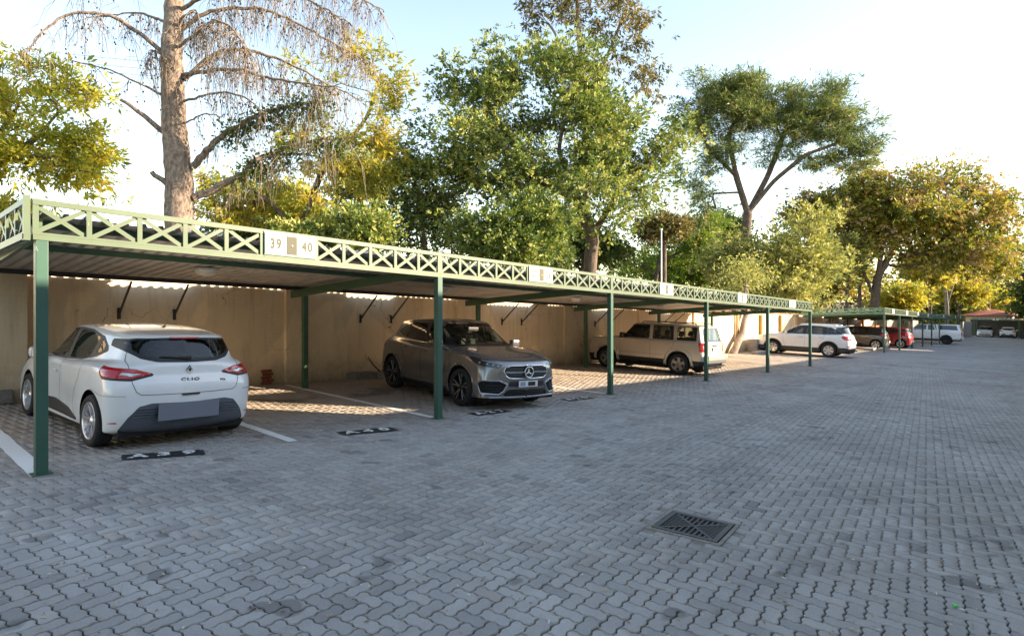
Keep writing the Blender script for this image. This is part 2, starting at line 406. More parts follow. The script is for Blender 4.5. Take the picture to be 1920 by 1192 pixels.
# ---- boundary wall behind the bays
def wall_material(name, c1, c2, c3):
    m, N, L, p = new_mat(name); geo = N.new('ShaderNodeNewGeometry'); pos = geo.outputs['Position']
    col = node_mix(N, L, c1, c2, node_ramp(N, L, node_noise(N, L, pos, 1.1, 6, .65), .35, .7))
    mp = N.new('ShaderNodeMapping'); mp.inputs['Scale'].default_value = (1, 3.5, .35); L.new(pos, mp.inputs[0])
    st = node_ramp(N, L, node_noise(N, L, mp.outputs[0], 1.6, 6, .7), .52, .75); col = node_mix(N, L, col, c3, node_math(N, L, 'MULTIPLY', st, .55))
    s0 = N.new('ShaderNodeSeparateXYZ'); L.new(pos, s0.inputs[0]); hz = node_math(N, L, 'ADD', s0.outputs['Z'], node_math(N, L, 'MULTIPLY', s0.outputs['Y'], .04)); hz = node_math(N, L, 'ADD', hz, node_math(N, L, 'MULTIPLY', node_noise(N, L, pos, 2.5, 6, .7), -.9))
    spl = node_ramp(N, L, hz, .30, -.35); col = node_mix(N, L, col, (.17, .115, .07), node_math(N, L, 'MULTIPLY', spl, .7))
    vo = N.new('ShaderNodeTexVoronoi'); vo.feature = 'DISTANCE_TO_EDGE'; vo.inputs['Scale'].default_value = .55; mpv = N.new('ShaderNodeVectorMath'); mpv.operation = 'ADD'; nv = N.new('ShaderNodeTexNoise'); nv.inputs['Scale'].default_value = 2.2; nv.inputs['Detail'].default_value = 7; L.new(pos, nv.inputs['Vector']); L.new(nv.outputs['Color'], mpv.inputs[0]); L.new(pos, mpv.inputs[1]); L.new(mpv.outputs[0], vo.inputs['Vector'])
    crk = node_math(N, L, 'MULTIPLY', node_ramp(N, L, vo.outputs['Distance'], .006, .0015), node_ramp(N, L, node_noise(N, L, pos, .8, 2, .5), .45, .6)); col = node_mix(N, L, col, (.12, .08, .05), node_math(N, L, 'MULTIPLY', crk, .8))
    pat = node_ramp(N, L, node_noise(N, L, pos, .7, 2, .4), .58, .60); col = node_mix(N, L, col, node_mix(N, L, col, (1.16, 1.15, 1.12), 1.0, 'MULTIPLY'), pat)
    L.new(col, p.inputs['Base Color']); p.inputs['Roughness'].default_value = .85; p.inputs['Specular IOR Level'].default_value = .25
    mp2 = N.new('ShaderNodeMapping'); mp2.inputs['Rotation'].default_value = (PI/2, 0, PI/2); L.new(pos, mp2.inputs[0])
    sx = N.new('ShaderNodeSeparateXYZ'); L.new(pos, sx.inputs[0]); cx = N.new('ShaderNodeCombineXYZ'); L.new(sx.outputs['Y'], cx.inputs[0])
    zz = node_math(N, L, 'ADD', sx.outputs['Z'], node_math(N, L, 'MULTIPLY', sx.outputs['Y'], .04)); L.new(zz, cx.inputs[1])
    br = N.new('ShaderNodeTexBrick'); br.inputs['Scale'].default_value = 1; br.inputs['Brick Width'].default_value = .23; br.inputs['Row Height'].default_value = .085; br.inputs['Mortar Size'].default_value = .008; br.inputs['Mortar Smooth'].default_value = .6; L.new(cx.outputs[0], br.inputs['Vector'])
    b1 = N.new('ShaderNodeBump'); b1.inputs['Strength'].default_value = .28; b1.inputs['Distance'].default_value = .006; b1.invert = True; L.new(br.outputs['Fac'], b1.inputs['Height'])
    b2 = N.new('ShaderNodeBump'); b2.inputs['Strength'].default_value = .5; b2.inputs['Distance'].default_value = .008; L.new(node_noise(N, L, pos, 22, 6, .7), b2.inputs['Height']); L.new(b1.outputs[0], b2.inputs['Normal']); L.new(b2.outputs[0], p.inputs['Normal'])
    return m
M_WALL = wall_material('painted_brick_wall', (.84, .665, .455), (.76, .57, .37), (.47, .32, .19))
M_PIER = wall_material('painted_pier', (.84, .67, .46), (.76, .58, .38), (.47, .33, .20))
M_COPE = pmat('brick_coping', (.30, .16, .10), .85, noise=.4, nscale=6)
M_BRICK = pmat('red_brick', (.30, .085, .045), .85, noise=.4, nscale=20, bump=.3)
WX = -12.22
def skew_box(mb, x0, x1, y0, y1, z0, z1):
    """box whose bottom and top follow the fall of the yard"""
    n = max(1, int((y1-y0)/5)); V = []; F = []
    for i in range(n+1):
        y = y0 + (y1-y0)*i/n; g = G(XF, y)
        V += [(x0, y, g+z0), (x1, y, g+z0), (x1, y, g+z1), (x0, y, g+z1)]
        if i:
            k = 4*i
            for a in range(4): b = (a+1) % 4; F.append((k-4+a, k-4+b, k+b, k+a))
    F += [(0, 3, 2, 1), (4*n, 4*n+1, 4*n+2, 4*n+3)]
    F = [tuple(reversed(f)) for f in F]
    return mb.add(V, F)
wall = empty('boundary_wall', (WX, 0, 0)); wall.location = (0, 0, 0); tag(wall, 'long tan painted brick wall with piers behind the parking bays', 'wall')
wy = [-9.0] + [YP0 + SP*i + .35 for i in range(-1, 19)]
for a, b in zip(wy[:-1], wy[1:]):
    q = MB(); skew_box(q, WX-.22, WX, a+.006, b-.006, -.15, 2.16); q.build('wall_panel', M_WALL, wall)
    q = MB(); skew_box(q, WX-.26, WX+.035, a, b-.004, 2.163, 2.235); q.build('coping', M_COPE, wall)
for b in wy[1:]:
    q = MB(); skew_box(q, WX-.02, WX+.10, b-.22, b+.22, -.14, 2.155); q.build('pier', M_PIER, wall)
q = MB(); skew_box(q, WX-.02, WX+.30, -9, 2.05, -.14, 2.158); q.build('wall_return', M_PIER, wall)
q = MB(); skew_box(q, WX+.30, WX+.36, 1.1, 1.86, .10, .30); q.build('concrete_block', M_MORTAR, wall)
# open brick weep hole low in the wall
yv = 6.05
for r_ in range(5):
    for c_ in range(2):
        q = MB(); q.box((WX+.012+random.uniform(0, .012), yv + (c_-.5)*.115 + (.03 if r_ % 2 else 0), G(XF, yv)+.09+r_*.068), (.05, .105, .058), bev=.005); q.build('brick', M_BRICK, wall)
# posts standing against the sunlit stretch of the wall
M_TIMBER = pmat('ochre_painted_post', (.42, .25, .09), .7, noise=.3, nscale=5)
for y in (31.6, 35.2, 38.6):
    q = MB(); skew_box(q, WX+.012, WX+.16, y-.11, y+.11, -.1, 2.10); q.build('rendered_pier', M_TIMBER, wall)
# ---------------------------------------------------------------- carports
def attach(o, parent):
    o.parent = parent; o.location = o.location - parent.location; return o
def green_paint(name, c1, c2, chip=.0):
    m, N, L, p = new_mat(name); geo = N.new('ShaderNodeNewGeometry'); pos = geo.outputs['Position']
    col = node_mix(N, L, c1, c2, node_ramp(N, L, node_noise(N, L, pos, 4, 5, .6), .3, .7))
    mp = N.new('ShaderNodeMapping'); mp.inputs['Scale'].default_value = (1, 1, .12); L.new(pos, mp.inputs[0])
    col = node_mix(N, L, col, (.55, .58, .55), node_math(N, L, 'MULTIPLY', node_ramp(N, L, node_noise(N, L, mp.outputs[0], 26, 5, .7), .70-chip, .74-chip), .7))
    col = node_mix(N, L, col, (.22, .11, .05), node_math(N, L, 'MULTIPLY', node_ramp(N, L, node_noise(N, L, pos, 13, 6, .75), .66, .76), .5))
    L.new(col, p.inputs['Base Color']); p.inputs['Roughness'].default_value = .42
    return m
M_POST = green_paint('teal_green_steel_paint', (.030, .105, .078), (.026, .088, .066), .03)
M_BEAM = green_paint('dark_green_steel_paint', (.060, .135, .075), (.045, .105, .060))
M_FASCIA = green_paint('pale_green_lattice_paint', (.10, .147, .092), (.088, .128, .078))
M_FASCIA2 = green_paint('mid_green_lattice_paint', (.16, .33, .17), (.13, .27, .15)); M_FASCIA3 = green_paint('deep_green_lattice_paint', (.045, .13, .10), (.035, .10, .08))
M_SHEET = pmat('weathered_roof_sheet', (.62, .57, .52), .5, .1, noise=.35, nscale=2.5, coords='Object'); M_STRUT = pmat('black_steel', (.02, .021, .02), .5)
M_WHITE = pmat('white_sign_board', (.80, .80, .77), .5, noise=.05, nscale=5); M_OLIVE = pmat('olive_sign_print', (.055, .055, .03), .6); M_LAMP = pmat('opal_lamp_cover', (.74, .70, .62), .3); M_SIGNRIM = pmat('sign_edge_green', (.25, .45, .33), .5)
HB = 2.217
def rafter_z(x): return 2.25 - .0778 * (XF - x)
def seg_box(mb, x0, x1, y0, y1, z0, z1, gx=None):
    g0, g1 = G(XF, y0), G(XF, y1)
    V = [(x0, y0, g0+z0), (x1, y0, g0+z0), (x1, y1, g1+z0), (x0, y1, g1+z0), (x0, y0, g0+z1), (x1, y0, g0+z1), (x1, y1, g1+z1), (x0, y1, g1+z1)]
    return mb.add(V, [(3, 2, 1, 0), (4, 5, 6, 7), (0, 1, 5, 4), (1, 2, 6, 5), (2, 3, 7, 6), (3, 0, 4, 7)])
def lattice(parent, A, B, z0, z1, nx, mat, nrm, t=.022, w=.042, w_up=.046):
    """fascia panel from A to B (world xy + base height), nx crossed bays; rails are the part, bars its sub-parts"""
    A = Vector(A); B = Vector(B); up = Vector((0, 0, 1)); nrm = Vector(nrm); d = (B - A)
    m = MB(); zb = z0 + .022; zt = z1 - .054
    m.bar(A + up*(z0+.011), B + up*(z0+.011), .022, .034, up); m.bar(A + up*(z1-.027), B + up*(z1-.027), .054, .040, up)
    pn = m.build('fascia_panel', mat); attach(pn, parent)
    for i in range(nx+1):
        p = A + d*(i/nx); off = (w_up/2 if i == 0 else -w_up/2 if i == nx else 0); p = p + d.normalized()*off
        q = MB(); q.bar(p + up*zb + nrm*.004, p + up*zt + nrm*.004, t, w_up, nrm); o = q.build('upright_bar', mat); o.parent = pn
        if i < nx:
            a, b = A + d*(i/nx), A + d*((i+1)/nx); e = d.normalized()*(w_up*.6)
            for k, (s, f) in enumerate(((a+e+up*(zb+.004), b-e+up*(zt-.004)), (a+e+up*(zt-.004), b-e+up*(zb+.004)))):
                q = MB(); q.bar(s - nrm*(.002+.007*k), f - nrm*(.002+.007*k), .006, w, nrm); o = q.build('diagonal_bar', mat); o.parent = pn
    return pn
def carport(n0, n1, label, fmat, smat, nx=5, signs=True, lift=0., ends=(True, True), struts=True):
    global HB
    ys = [YP0 + SP*i for i in range(n0, n1+1)]; cp = empty('carport', (XF, ys[0], G(XF, ys[0]))); tag(cp, label, 'carport')
    H = HB + lift; z_ = lambda x: rafter_z(x) + lift
    for y in ys:
        g = G(XF, y)
        q = MB(); q.box((XF, y, g + H/2 - .02), (.098, .098, H+.04), bev=.006); q.box((XF, y, g+.008), (.16, .16, .016)); attach(q.build('front_post', M_POST), cp)
        q = MB(); q.box((XF, y, g-.006), (.27, .25, .026), rz=.12, bev=.008); attach(q.build('mortar_footing', M_MORTAR), cp)
        xr = XF - 4.13; gr_ = G(xr, y); zt = g + z_(xr)
        q = MB(); q.box((xr, y+.07, (gr_+zt+.1)/2 - .05), (.098, .098, zt+.1-gr_+.1), bev=.006); attach(q.build('rear_post', M_BEAM), cp)
        q = MB(); x0, x1 = XF-.035, XF-4.52
        V = []
        for yy in (y-.03, y+.018):
            for x, dz in ((x0, 0), (x1, 0), (x1, .15), (x0, .15)): V.append((x, yy, g + z_(x) + dz))
        q.add(V, [(0, 1, 2, 3), (7, 6, 5, 4), (0, 4, 5, 1), (3, 2, 6, 7), (1, 5, 6, 2), (0, 3, 7, 4)]); attach(q.build('rafter', M_BEAM), cp)
    ya, yb = ys[0]-.07, ys[-1]+.07
    for i, (a, b) in enumerate(zip(ys[:-1], ys[1:])):
        a2 = ya if i == 0 else a; b2 = yb if i == len(ys)-2 else b
        q = MB(); seg_box(q, XF-.03, XF+.055, a2, b2-.001, H, H+.048); attach(q.build('front_beam', fmat), cp)
        for x in (XF-.38, XF-1.88, XF-4.38):
            q = MB(); zz = z_(x)+.152; seg_box(q, x-.026, x+.026, a2, b2-.001, zz, zz+.072); attach(q.build('purlin', M_BEAM if x > XF-4 else M_STRUT), cp)
        mid = (a+b)/2; sw = .34; g = lambda y: G(XF, y)
        for p, r in ((a2, mid-sw), (mid+sw, b2)):
            lattice(cp, (XF+.03, p, g(p)), (XF+.03, r, g(r)), H+.050, H+.384, nx, fmat, (1, 0, 0))
        q = MB(); seg_box(q, XF+.01, XF+.05, mid-sw+.001, mid+sw-.001, H+.050, H+.072); seg_box(q, XF+.01, XF+.05, mid-sw+.001, mid+sw-.001, H+.345, H+.384); attach(q.build('sign_rail', fmat), cp)
        if struts:
            for dy in (-.45, .45):
                y = mid+dy; gy = G(XF, y); q = MB(); q.box((WX+.012, y, gy+1.50), (.022, .05, .20)); q.bar((WX+.03, y, gy+1.50), (XF-4.42, y, gy+z_(XF-4.42)+.14), .028, .028); attach(q.build('wall_strut', M_STRUT), cp)
    # roof sheets with ribs
    n = max(2, int(round((yb-ya)/.686))); wv = (yb-ya)/n; r = random.Random(n0)
    prof = []
    for k in range(4): prof += [(k*.25+.0, 0), (k*.25+.125, 0), (k*.25+.150, .036), (k*.25+.205, .036), (k*.25+.23, 0)]
    prof.append((1.07, .004))
    for s in range(n):
        V = []; F = []; y0 = ya + wv*s; xe = XF-(4.84 if abs(((y0+wv/2-ys[0])/SP) % 1 - .5) < .17 else 5.06) + r.uniform(-.03, .03); dzs = r.uniform(0, .006)
        for x in (XF-.09, XF-1.5, XF-3.0, xe):
            for t, z in prof:
                y = y0 + wv*(t*1.0); V.append((x, y, G(XF, y) + z_(x) + .226 + z + dzs))
        m = len(prof)
        for i in range(3):
            for k in range(m-1): F.append((i*m+k, i*m+k+1, (i+1)*m+k+1, (i+1)*m+k))
        attach(link('roof_sheet', mesh('roof_sheet', V, F, M_SHEET)), cp)
    # end fascias
    for e, on in zip((0, 1), ends):
        if not on: continue
        y = ya-.045 if e == 0 else yb+.045; g = G(XF, y); sgn = -1 if e == 0 else 1
        A = (XF+.052, y, g); B = (XF-4.55, y, g-.148)
        lattice(cp, A, B, H+.050, H+.384, 10, smat if e == 0 else fmat, (0, sgn, 0), w=.034)
        q = MB(); q.bar((A[0], y, g+H+.024), (B[0], y, g-.148+H+.024), .048, .05); attach(q.build('end_beam', smat), cp)
    q = MB(); q.box((XF+.032, ya-.045, G(XF, ya)+H+.20), (.062, .05, .42)); attach(q.build('corner_upright', fmat), cp)
    return ys
def bay_sign(y, left, right, label, lift=0.):
    g = G(XF, y); e = empty('bay_sign', (XF+.056, y, g+HB+lift+.068)); tag(e, label, 'sign', 'white bay number signs on the carport fascias')
    sh_ = -.0416
    def panel(name, y0, y1, z0, z1, x, t, mat, par):
        V = []
        for xx in (x, x+t):
            for yy, zz in ((y0, z0), (y1, z0), (y1, z1), (y0, z1)): V.append((xx, yy, zz + sh_*yy))
        return link(name, mesh(name, V, [(0, 3, 2, 1), (4, 5, 6, 7), (0, 1, 5, 4), (1, 2, 6, 5), (2, 3, 7, 6), (3, 0, 4, 7)], mat), par)
    panel('board_edge', -.345, .345, .012, .295, 0, .006, M_SIGNRIM, e)
    panel('board', -.338, .338, .022, .276, .0065, .008, M_WHITE, e); panel('centre_strip', -.062, .075, .034, .262, .015, .004, M_OLIVE, e)
    b = MB(); b.lathe([(.010, .0), (.010, .006), (.001, .008)], 10, 'X', (.019, .006, .146)); b.build('screw', M_WHITE, e)
    for txt, yy in ((left, -.205), (right, .215)):
        if txt:
            me = text_mesh(txt, .165, M_OLIVE, 'sign_figures', .001, .0075, .78, space=1.25); o = link('sign_figures', me, e); o.location = (.0165, yy, .148 + sh_*yy); o.rotation_euler = (PI/2, 0, PI/2)
    return e
def lamp(x, y, label):
    g = G(XF, y); z = g + rafter_z(x) + .224
    e = empty('ceiling_lamp', (x, y, z-.10)); tag(e, label, 'lamp', 'round lamps under the carport roof')
    b = MB(); b.lathe([(.0, .10), (.165, .10), (.165, .045), (.15, .04)], 28); b.build('lamp_base', M_WHITE, e)
    b = MB(); b.lathe([(.152, .045), (.145, .015), (.11, -.012), (.05, -.026), (.001, -.03)], 28); b.build('lamp_cover', M_LAMP, e)
y1 = carport(0, 5, 'long pale green lattice-fronted carport nearest the camera', M_FASCIA, M_FASCIA)
y2 = carport(8, 12, 'green lattice carport standing beyond the white SUV', M_FASCIA, M_FASCIA2, struts=True, lift=.06)
y3 = carport(13, 14, 'dark green carport over the rear of the white pickup', M_FASCIA3, M_FASCIA3, struts=False, lift=.12)
y4 = carport(15, 17, 'dark green carport ending at the grey wall panel', M_FASCIA3, M_FASCIA3, struts=False, lift=.10)
names = ['above the white hatchback and the empty bay', 'above the grey car', 'third along the nearest carport', 'fourth along the nearest carport', 'last on the nearest carport']
for i, (a, b) in enumerate((('39', '40'), ('27', '26'), ('', ''), ('', ''), ('', ''))):
    bay_sign(YP0+SP*(i+.5), a, b, ('white sign board reading %s and %s, ' % (a, b) if a else 'white sign board with olive strip, ') + names[i])
where = ['second carport, nearest its corner', 'second carport, second sign from its corner', 'second carport, third sign from its corner', 'second carport, at its far end']
for i, w_ in zip(range(8, 12), where): bay_sign(YP0+SP*(i+.5), '', '', 'small white sign board on the '+w_, .06)
bay_sign(YP0+SP*13.5, '', '', 'small white sign board on the dark carport above the pickup', .12)
bay_sign(YP0+SP*15.5, '', '', 'first small white sign board on the farthest roadside carport', .10); bay_sign(YP0+SP*16.5, '', '', 'second small white sign board on the farthest roadside carport', .10)
for i, w_ in enumerate(('above the empty bay beside the white hatchback', 'above the dark grey car', 'third along, left of the silver SUV', 'above the silver SUV', 'last, at the far end of the nearest carport')):
    lamp(XF-2.75, YP0+SP*(i+.5)+.1, 'round white lamp under the roof '+w_)
b = MB(); b.box((XF+.03, YP0+SP+.12, G(XF, YP0+SP)+HB+.41), (.10, .14, .05), bev=.008); fl = b.build('junction_box', M_WHITE); tag(fl, 'small white box on top of the fascia above the second post', 'box')
# ---------------------------------------------------------------- cars
def pchip(xs, ys, x):
    xs = np.asarray(xs, float); ys = np.asarray(ys, float); x = np.clip(np.asarray(x, float), xs[0], xs[-1])
    h = np.diff(xs); d = np.diff(ys) / h; m = np.zeros_like(ys)
    if len(xs) == 2: m[:] = d[0]
    else:
        for i in range(1, len(xs) - 1):
            if d[i-1] * d[i] > 0:
                w1 = 2*h[i] + h[i-1]; w2 = h[i] + 2*h[i-1]; m[i] = (w1 + w2) / (w1 / d[i-1] + w2 / d[i])
        m[0] = d[0]; m[-1] = d[-1]
    i = np.clip(np.searchsorted(xs, x, side='right') - 1, 0, len(xs) - 2)
    t = (x - xs[i]) / h[i]; t2 = t*t; t3 = t2*t
    return (2*t3-3*t2+1)*ys[i] + (t3-2*t2+t)*h[i]*m[i] + (-2*t3+3*t2)*ys[i+1] + (t3-t2)*h[i]*m[i+1]

def knots(k, x):
    if not hasattr(k, '__len__'): return np.full(np.shape(x), float(k))
    k = sorted(k); return pchip([a for a, b in k], [b for a, b in k], x)

SIDE_T = [.1, .2, .3, .4, .5, .6, .7, .8, .9]
def ring_points(r):
    """half ring of control points, rear centre -> left side -> front centre; r: xf, xr, c (front set-backs), d (rear), w, z"""
    xf, xr = r['xf'], r['xr']; c = r.get('c', (.02, .09, .28)); d = r.get('d', (.02, .08, .25))
    P = []
    if r.get('flat'):
        xs = [xr]*4 + [xr + (xf - xr) * t for t in SIDE_T] + [xf]*4
        return np.array([(x, 0, knots(r['z'], np.array([x]))[0]) for x in xs])
    W = lambda x: float(knots(r['w'], np.array([x]))[0]); Z = lambda x: float(knots(r['z'], np.array([x]))[0])
    wr = W(xr + d[2]); wf = W(xf - c[2])
    zr = r.get('zr'); zf = r.get('zf')
    fr = [(xr, 0), (xr + d[0], .45 * wr), (xr + d[1], .80 * wr), (xr + d[2], wr)]
    x0, x1 = xr + d[2], xf - c[2]
    for x, y in fr: P.append((x, y, Z(x)))
    for t in SIDE_T:
        x = x0 + (x1 - x0) * t; P.append((x, W(x), Z(x)))
    for x, y in [(xf - c[2], wf), (xf - c[1], .80 * wf), (xf - c[0], .45 * wf), (xf, 0)]: P.append((x, y, Z(x)))
    return np.array(P)

def body_grid(rings, n):
    C = np.array([ring_points(r) for r in rings])          # K x J x 3
    K, J, _ = C.shape
    u = np.linspace(0, J - 1, (J - 1) * n + 1); v = np.linspace(0, K - 1, (K - 1) * n + 1)
    A = np.stack([np.stack([pchip(np.arange(J), C[k, :, a], u) for a in range(3)], -1) for k in range(K)])
    B = np.stack([np.stack([pchip(np.arange(K), A[:, j, a], v) for j in range(len(u))], 1) for a in range(3)], -1)  # v x u x 3
    return B

class Shell:
    """triangle soup with welded vertices that can be cut along level lines"""
    def __init__(s, rings, n):
        B = body_grid(rings, n); R, Cn, _ = B.shape
        M = B[:, 1:-1][:, ::-1] * np.array([1, -1, 1])
        full = np.concatenate([B, M], 1); W = full.shape[1]
        V = full.reshape(-1, 3); idx = np.arange(R * W).reshape(R, W)
        a = idx[:-1]; b = np.roll(a, -1, 1); c = idx[1:]; d = np.roll(c, -1, 1)
        F = np.concatenate([np.stack([a, d, b], -1).reshape(-1, 3), np.stack([a, c, d], -1).reshape(-1, 3)])
        # arc length round each ring from rear and front centre
        seg = np.linalg.norm(np.diff(B[:, :, :2], axis=1), axis=2); cum = np.concatenate([np.zeros((R, 1)), np.cumsum(seg, 1)], 1)
        sr = cum; sf = cum[:, -1:] - cum
        sr = np.concatenate([sr, sr[:, 1:-1][:, ::-1]], 1).ravel(); sf = np.concatenate([sf, sf[:, 1:-1][:, ::-1]], 1).ravel()
        fn = np.cross(V[F[:, 1]] - V[F[:, 0]], V[F[:, 2]] - V[F[:, 0]])
        N = np.zeros_like(V)
        for k in range(3): np.add.at(N, F[:, k], fn)
        ln = np.linalg.norm(N, axis=1, keepdims=True); N = N / np.maximum(ln, 1e-12)
        if np.sum(N * (V - V.mean(0))) < 0: F = F[:, ::-1]; N = -N
        s.D = np.concatenate([V, N, sr[:, None], sf[:, None]], 1); s.F = F
        ar = np.linalg.norm(fn, axis=1); s.F = s.F[ar > 1e-10]
        s.reg = np.zeros(len(s.F), int); s.names = ['body']
    V = property(lambda s: s.D[:, :3]); N = property(lambda s: s.D[:, 3:6])
    def cut(s, phi_fn, name, only=('body',)):
        """triangles where phi<0 (within regions in only) become region name"""
        if name not in s.names: s.names.append(name)
        rid = s.names.index(name); ok = [s.names.index(o) for o in only if o in s.names]
        phi = phi_fn(s.D); phi = np.where(np.abs(phi) < 1e-5, 1e-5, phi)
        elig = np.isin(s.reg, ok); P = phi[s.F]; neg = (P < 0).sum(1)
        s.reg[elig & (neg == 3)] = rid
        mix = np.where(elig & (neg > 0) & (neg < 3))[0]
        # any triangle sharing a cut edge must be split too so no cracks show
        D = list(s.D); cache = {}; newF = []; newR = []
        def mid(i, j):
            k = (i, j) if i < j else (j, i)
            if k not in cache:
                t = phi[i] / (phi[i] - phi[j]); d = s.D[i] * (1 - t) + s.D[j] * t
                d[3:6] /= max(1e-9, np.linalg.norm(d[3:6])); D.append(d); cache[k] = len(D) - 1
            return cache[k]
        for f in mix:
            t = s.F[f]; sg = [phi[i] < 0 for i in t]
            k = [q for q in range(3) if sg[q] != sg[(q+1) % 3] and sg[q] != sg[(q+2) % 3]][0]
            a, b, c = t[k], t[(k+1) % 3], t[(k+2) % 3]; ab = mid(a, b); ac = mid(a, c)
            ra = rid if sg[k] else s.reg[f]; rb = s.reg[f] if sg[k] else rid
            newF += [(a, ab, ac), (ab, b, c), (ab, c, ac)]; newR += [ra, rb, rb]
        keep = np.ones(len(s.F), bool); keep[mix] = False
        s.F = np.concatenate([s.F[keep], np.array(newF, int).reshape(-1, 3)]); s.reg = np.concatenate([s.reg[keep], np.array(newR, int)])
        s.D = np.array(D)
    def drop(s, name):
        if name in s.names:
            k = s.reg != s.names.index(name); s.F = s.F[k]; s.reg = s.reg[k]
    def part(s, region, name, mat, parent, push=0., side=None, thick=0., end=None):
        if region not in s.names: return None
        m = s.reg == s.names.index(region)
        if side is not None:
            cy = s.V[s.F].mean(1)[:, 1]; m &= (cy * side > 0)
        if end is not None: m &= (s.V[s.F].mean(1)[:, 0] * end > 0)
        F = s.F[m]
        if not len(F): return None
        used, inv = np.unique(F, return_inverse=True); F = inv.reshape(-1, 3)
        V = s.V[used] + s.N[used] * push; N = s.N[used]
        me = mesh(name, V, F, mat, smooth=True)
        me.normals_split_custom_set_from_vertices([tuple(n) for n in N])
        if push > .003 or thick:      # edge skirt so raised pieces have depth
            E = {}
            for t in F:
                for a, b in ((t[0], t[1]), (t[1], t[2]), (t[2], t[0])): E[(a, b)] = E.get((a, b), 0) + 1
            bd = [(a, b) for (a, b) in E if (b, a) not in E]
            dep = thick or (push + .002); n0 = len(V)
            V2 = np.concatenate([V, V - N * dep]); F2 = [tuple(t) for t in F] + [(b, a, a + n0) for a, b in bd] + [(b, a + n0, b + n0) for a, b in bd]
            me2 = mesh(name, V2, np.array(F2), mat, smooth=True)
            sm = np.ones(len(F2), bool); sm[len(F):] = False; me2.polygons.foreach_set('use_smooth', sm); me2.update()
            bpy.data.meshes.remove(me); me = me2
        return link(name, me, parent)

def sdf_poly(x, y, poly, r=0.0):
    """signed distance to polygon (negative inside), rounded by r"""
    p = np.array(poly, float); n = len(p); d = np.full(x.shape, 1e9); ins = np.zeros(x.shape, bool)
    for i in range(n):
        a = p[i]; b = p[(i+1) % n]; e = b - a; wx = x - a[0]; wy = y - a[1]
        t = np.clip((wx*e[0] + wy*e[1]) / max(1e-12, e @ e), 0, 1)
        d = np.minimum(d, np.hypot(wx - e[0]*t, wy - e[1]*t))
        if a[1] != b[1]:
            c = ((a[1] > y) != (b[1] > y)) & (x < (b[0]-a[0]) * (y-a[1]) / (b[1]-a[1]) + a[0]); ins ^= c
    return np.where(ins, -d, d) - r

def side_poly(poly, r=.0, ny=.35):
    return lambda D: np.where(np.abs(D[:, 4]) > ny, sdf_poly(D[:, 0], D[:, 2], poly, r), .2)
def rear_poly(poly, r=.0, xmax=0.): return lambda D: np.where(D[:, 0] < xmax, sdf_poly(np.abs(D[:, 1]), D[:, 2], poly, r), .3)
def front_poly(poly, r=.0, xmin=0.): return lambda D: np.where(D[:, 0] > xmin, sdf_poly(np.abs(D[:, 1]), D[:, 2], poly, r), .3)
def rear_arc(poly, r=.0): return lambda D: np.where(D[:, 6] < 1.6, sdf_poly(D[:, 6], D[:, 2], poly, r), .3)
def front_arc(poly, r=.0): return lambda D: np.where(D[:, 7] < 1.7, sdf_poly(D[:, 7], D[:, 2], poly, r), .3)
def circle(cx, cz, R, ymin=.45): return lambda D: np.where(np.abs(D[:, 1]) > ymin, np.hypot(D[:, 0]-cx, D[:, 2]-cz) - R, .3)
def both(*fs): return lambda D: np.maximum.reduce([f(D) for f in fs])
def union(*fs): return lambda D: np.minimum.reduce([f(D) for f in fs])

# car materials
CM = {}
CM['tyre'] = pmat('tyre_rubber', (.018, .018, .019), .82, bump=.15, bscale=120, noise=.4, nscale=14)
CM['trim'] = pmat('black_plastic_trim', (.022, .022, .024), .5, noise=.25, nscale=30)
CM['dark'] = pmat('underbody_black', (.008, .008, .008), .9)
CM['seat'] = pmat('seat_fabric', (.05, .05, .052), .9, noise=.3, nscale=20)
CM['chrome'] = pmat('chrome', (.75, .76, .78), .12, 1.0)
CM['alloy'] = pmat('alloy_silver', (.62, .63, .65), .28, .85)
CM['alloy_dark'] = pmat('alloy_black', (.03, .03, .032), .3, .3)
CM['rotor'] = pmat('dark_brake_disc', (.05, .048, .046), .5, .5)
CM['red_lens'] = pmat('red_lens', (.55, .012, .018), .08, coat=1., noise=.35, nscale=40)
CM['dark_red_lens'] = pmat('dark_red_lens', (.22, .005, .01), .1, coat=1.)
CM['clear_lens'] = pmat('clear_lens', (.62, .63, .62), .1, .3, coat=1., noise=.4, nscale=45)
CM['smoke_lens'] = pmat('headlamp_dark', (.03, .032, .036), .06, .2, coat=1., noise=.5, nscale=25)
CM['glass'] = glass_mat('car_window_glass', (.82, .88, .84), .86)
CM['screen'] = glass_mat('windscreen_glass', (.84, .92, .86), .9, ior=2.0)
CM['tint'] = glass_mat('tinted_window_glass', (.5, .55, .52), .6)
CM['privacy'] = glass_mat('dark_window_glass', (.25, .27, .27), .3)
CM['plate'] = pmat('number_plate_grey', (.16, .18, .22), .5)
CM['white_plate'] = pmat('number_plate_white', (.72, .73, .72), .45)
CM['mirror'] = pmat('mirror_glass', (.8, .82, .84), .02, 1.)
CM['seam'] = pmat('panel_gap_black', (.006, .006, .006), .8)
CM['amber'] = pmat('amber_lens', (.6, .12, .01), .1, coat=1.)
def paint(name, col, metal=0., rough=.32, flake=0.):
    m = pmat(name, col, rough, metal, noise=.06, nscale=3., coat=1.)
    m.node_tree.nodes['Principled BSDF'].inputs['Coat Roughness'].default_value = .04
    return m

